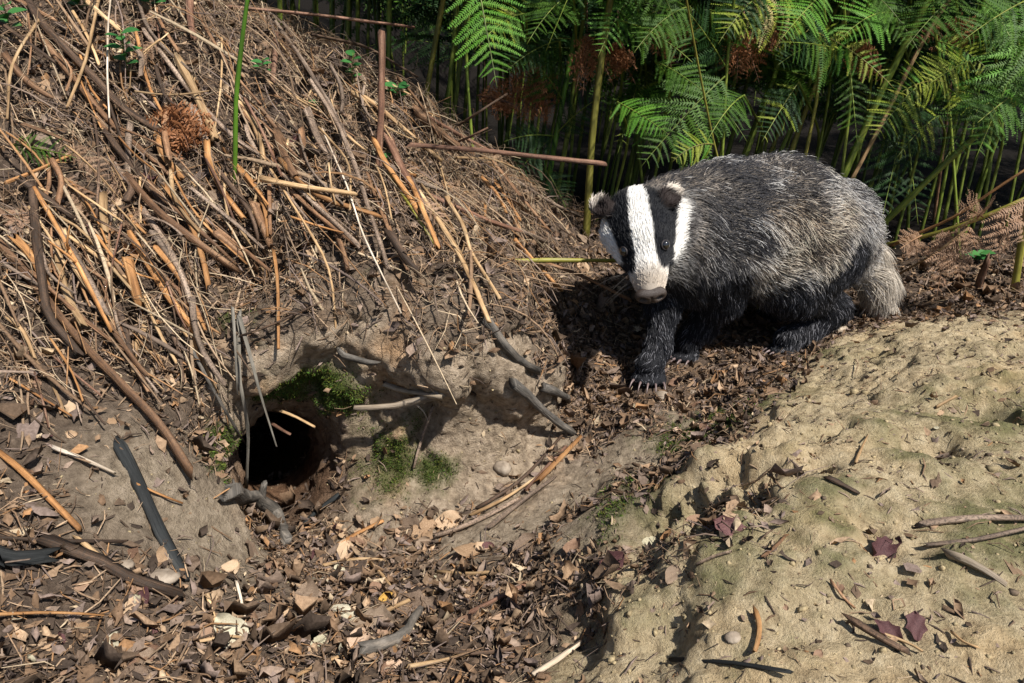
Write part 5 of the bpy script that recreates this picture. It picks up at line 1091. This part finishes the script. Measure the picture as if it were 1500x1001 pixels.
# ---- stones
def stone_mesh(seed, sc):
    rs = np.random.default_rng(seed); V, F_ = [], []; S_, R_ = 14, 9
    for i in range(R_+1):
        th = math.pi*i/R_
        for j in range(S_): ph = 2*math.pi*j/S_; V.append([math.sin(th)*math.cos(ph), math.sin(th)*math.sin(ph), math.cos(th)])
    V = np.array(V); r = 1+.16*fbm(V+seed*3.1, 1.4, 3, seed)
    for d in rs.normal(size=(7, 3)): d /= np.linalg.norm(d); k = V@d; r = np.where(k > .55, np.minimum(r, .72/np.maximum(k, .2)), r)
    V = V*r[:, None]*np.array(sc); F_ = [(i*S_+j, (i+1)*S_+j, (i+1)*S_+(j+1) % S_, i*S_+(j+1) % S_) for i in range(R_) for j in range(S_)]; return V, F_
M_ST, nt, lk, b = nmat('stone', .9, .2); tc = nt.new('ShaderNodeTexCoord'); n1 = noise(nt, lk, 60, 6, tc.outputs['Object']); r1 = ramp(nt, [(.3, (.14, .11, .08)), (.5, (.26, .21, .16)), (.7, (.40, .34, .27))]); lk.new(n1.outputs[0], r1.inputs[0]); lk.new(r1.outputs[0], b.inputs['Base Color']); bump(nt, lk, b, n1.outputs[0], .6, .003)
for k, (u_, v_, w_, h_, lb) in enumerate(((968,585,26,22,'pale angular stone in front of the stepping paw'), (1016,577,18,12,'flat whitish stone right of the pale angular stone'), (735,686,30,24,'rounded stone set in the gully wall below the roots'), (235,848,56,22,'pale half-buried stone behind the curved ribbed branch'), (180,832,30,18,'small stone tucked left of the half-buried stone'), (405,812,14,8,'white quartz pebble by the forked root'), (1075,935,26,18,'lump of hard sand on the mound foot'))):
    h = hit(u_, v_)
    if h is None: continue
    m_ = 1/px_per_m(h[0])*.5; link_o = link('stone', mesh_py('stone', *stone_mesh(k+3, (w_*m_, w_*m_*.8, h_*m_)), M_ST), None, h[0]+h[1]*h_*m_*.25); tag(link_o, lb, 'stone')

# ---- rusty fern clump, green seedlings and shrivelled fronds on the bank
h = hit(262, 205)[0]; root, org, Q = fern([hit(258,150)[0]+np.array([0, -.02, .01]), PY(262,180,h[1]-.03), PY(275,232,h[1]-.03)], .0018, 'red', 'rusty orange curled dead fern clump on the bank', None, 'dead_fern_frond')
for k in range(9):
    a, b2 = PY(262+frs.uniform(-14, 12), 160+frs.uniform(-10, 30), h[1]-.035), PY(266+frs.uniform(-32, 32), 205+frs.uniform(-5, 32), h[1]-.035+frs.uniform(-.01, .02)); add_frond(root, org, a, b2, frs.normal(size=3)*.6+np.array([0, -1, .4]), .04, 8, 'rust', 'red')
for k in range(30):
    u_, v_ = frs.uniform(90, 760), frs.uniform(10, 330); h = hit(u_, v_)
    if h is None or h[0][1] > 1.6: continue
    p = h[0]+h[1]*frs.uniform(.012, .035); d = np.array([frs.normal()*.6, -.25, -frs.uniform(.1, 1)]); root, org, Q = fern([p, p+unit(d)*.04, p+unit(d)*.10+np.array([0, 0, -.01])], .0009, 'straw', 'shrivelled brown frond drooping among the stems of the bank', 'shrivelled fronds on the bank', 'dead_fern_frond')
    add_frond(root, org, Q[1], Q[-1], frs.normal(size=3)*.5+np.array([0, -1, .4]), .022, 11, 'brown', 'straw')
h = hit(65, 222); root, org, Q = fern([h[0]+h[1]*.004, h[0]+h[1]*.02, PY(60,222,h[0][1]-.03)], .0012, 'green', 'small green fern leaf growing out of the left bank', None, 'fern_leaf')
add_frond(root, org, PY(18,212,h[0][1]-.025), PY(112,232,h[0][1]-.03), (0, -1, .6), .030, 11, 'green', sag=.02)
M_SEED = leaf_mat('seedling_green', (.02, .09, .025), (.04, .16, .04), (.09, .24, .06))
def ovate():
    V, F_ = [], []
    for i in range(7):
        s = i/6; w = .32*math.sin(math.pi*s**.85)**.8+.01
        for b in (-1, 0, 1): V.append((s, b*w, .10*abs(b)*w*3-.12*s*s))
    F_ = [(i*3+j, (i+1)*3+j, (i+1)*3+j+1, i*3+j+1) for i in range(6) for j in range(2)]; return V, F_
OV_M = mesh_py('seedling_leaf', *ovate(), M_SEED)
for (u_, v_, n_, hh, sz, lb) in ((516,130,7,.06,17,'green seedling beside the upright reddish stick on the bank'), (580,150,6,.035,20,'round-leaved green seedling right of the upright reddish stick'), (556,238,4,.012,14,'tiny green seedling at the foot of the upright reddish stick'), (190,120,9,.07,24,'leafy green seedling under the white hanging stalk'), (120,30,10,.05,24,'green leafy plant at the top of the left bank'), (222,25,9,.05,24,'broad green leafy plant behind the white hanging stalk'), (20,60,6,.05,24,'green leafy sprig at the far left bank top'), (385,115,6,.03,16,'small dark green seedling left of the splintered stump'), (465,165,5,.02,16,'small green seedling under the pinkish grey stem'), (1420,385,6,.03,18,'small green plant under the brown drooping fronds')):
    h = hit(u_, v_)
    if h is None: continue
    g = h[0]; root = link('seedling', None, None, g); tag(root, lb, 'plant'); top = np.array([.01, -.02, hh]); link('stalk', stem_mesh('seedling_stalk', [tube(resample([np.zeros(3), top*.5, top], 6), np.full(6, .0007), 5, 3, split=False)], MS['green'], np.zeros(3)), root)
    for k in range(n_):
        s_ = .35+.65*k/n_; c = top*s_; a = k*2.4; x = unit(np.array([math.cos(a), math.sin(a)*.7-.3, .25])); z = unit(np.array([.1*frs.normal(), -.5, 1.])-x*.0); z = unit(z-x*(z@x)); y = np.cross(z, x); l = sz/px_per_m(g)*frs.uniform(.8, 1.2)
        link('leaf', OV_M, root, mat4=Matrix([[x[q_]*l, y[q_]*l, z[q_]*l, c[q_]] for q_ in range(3)]+[[0, 0, 0, 1]]))
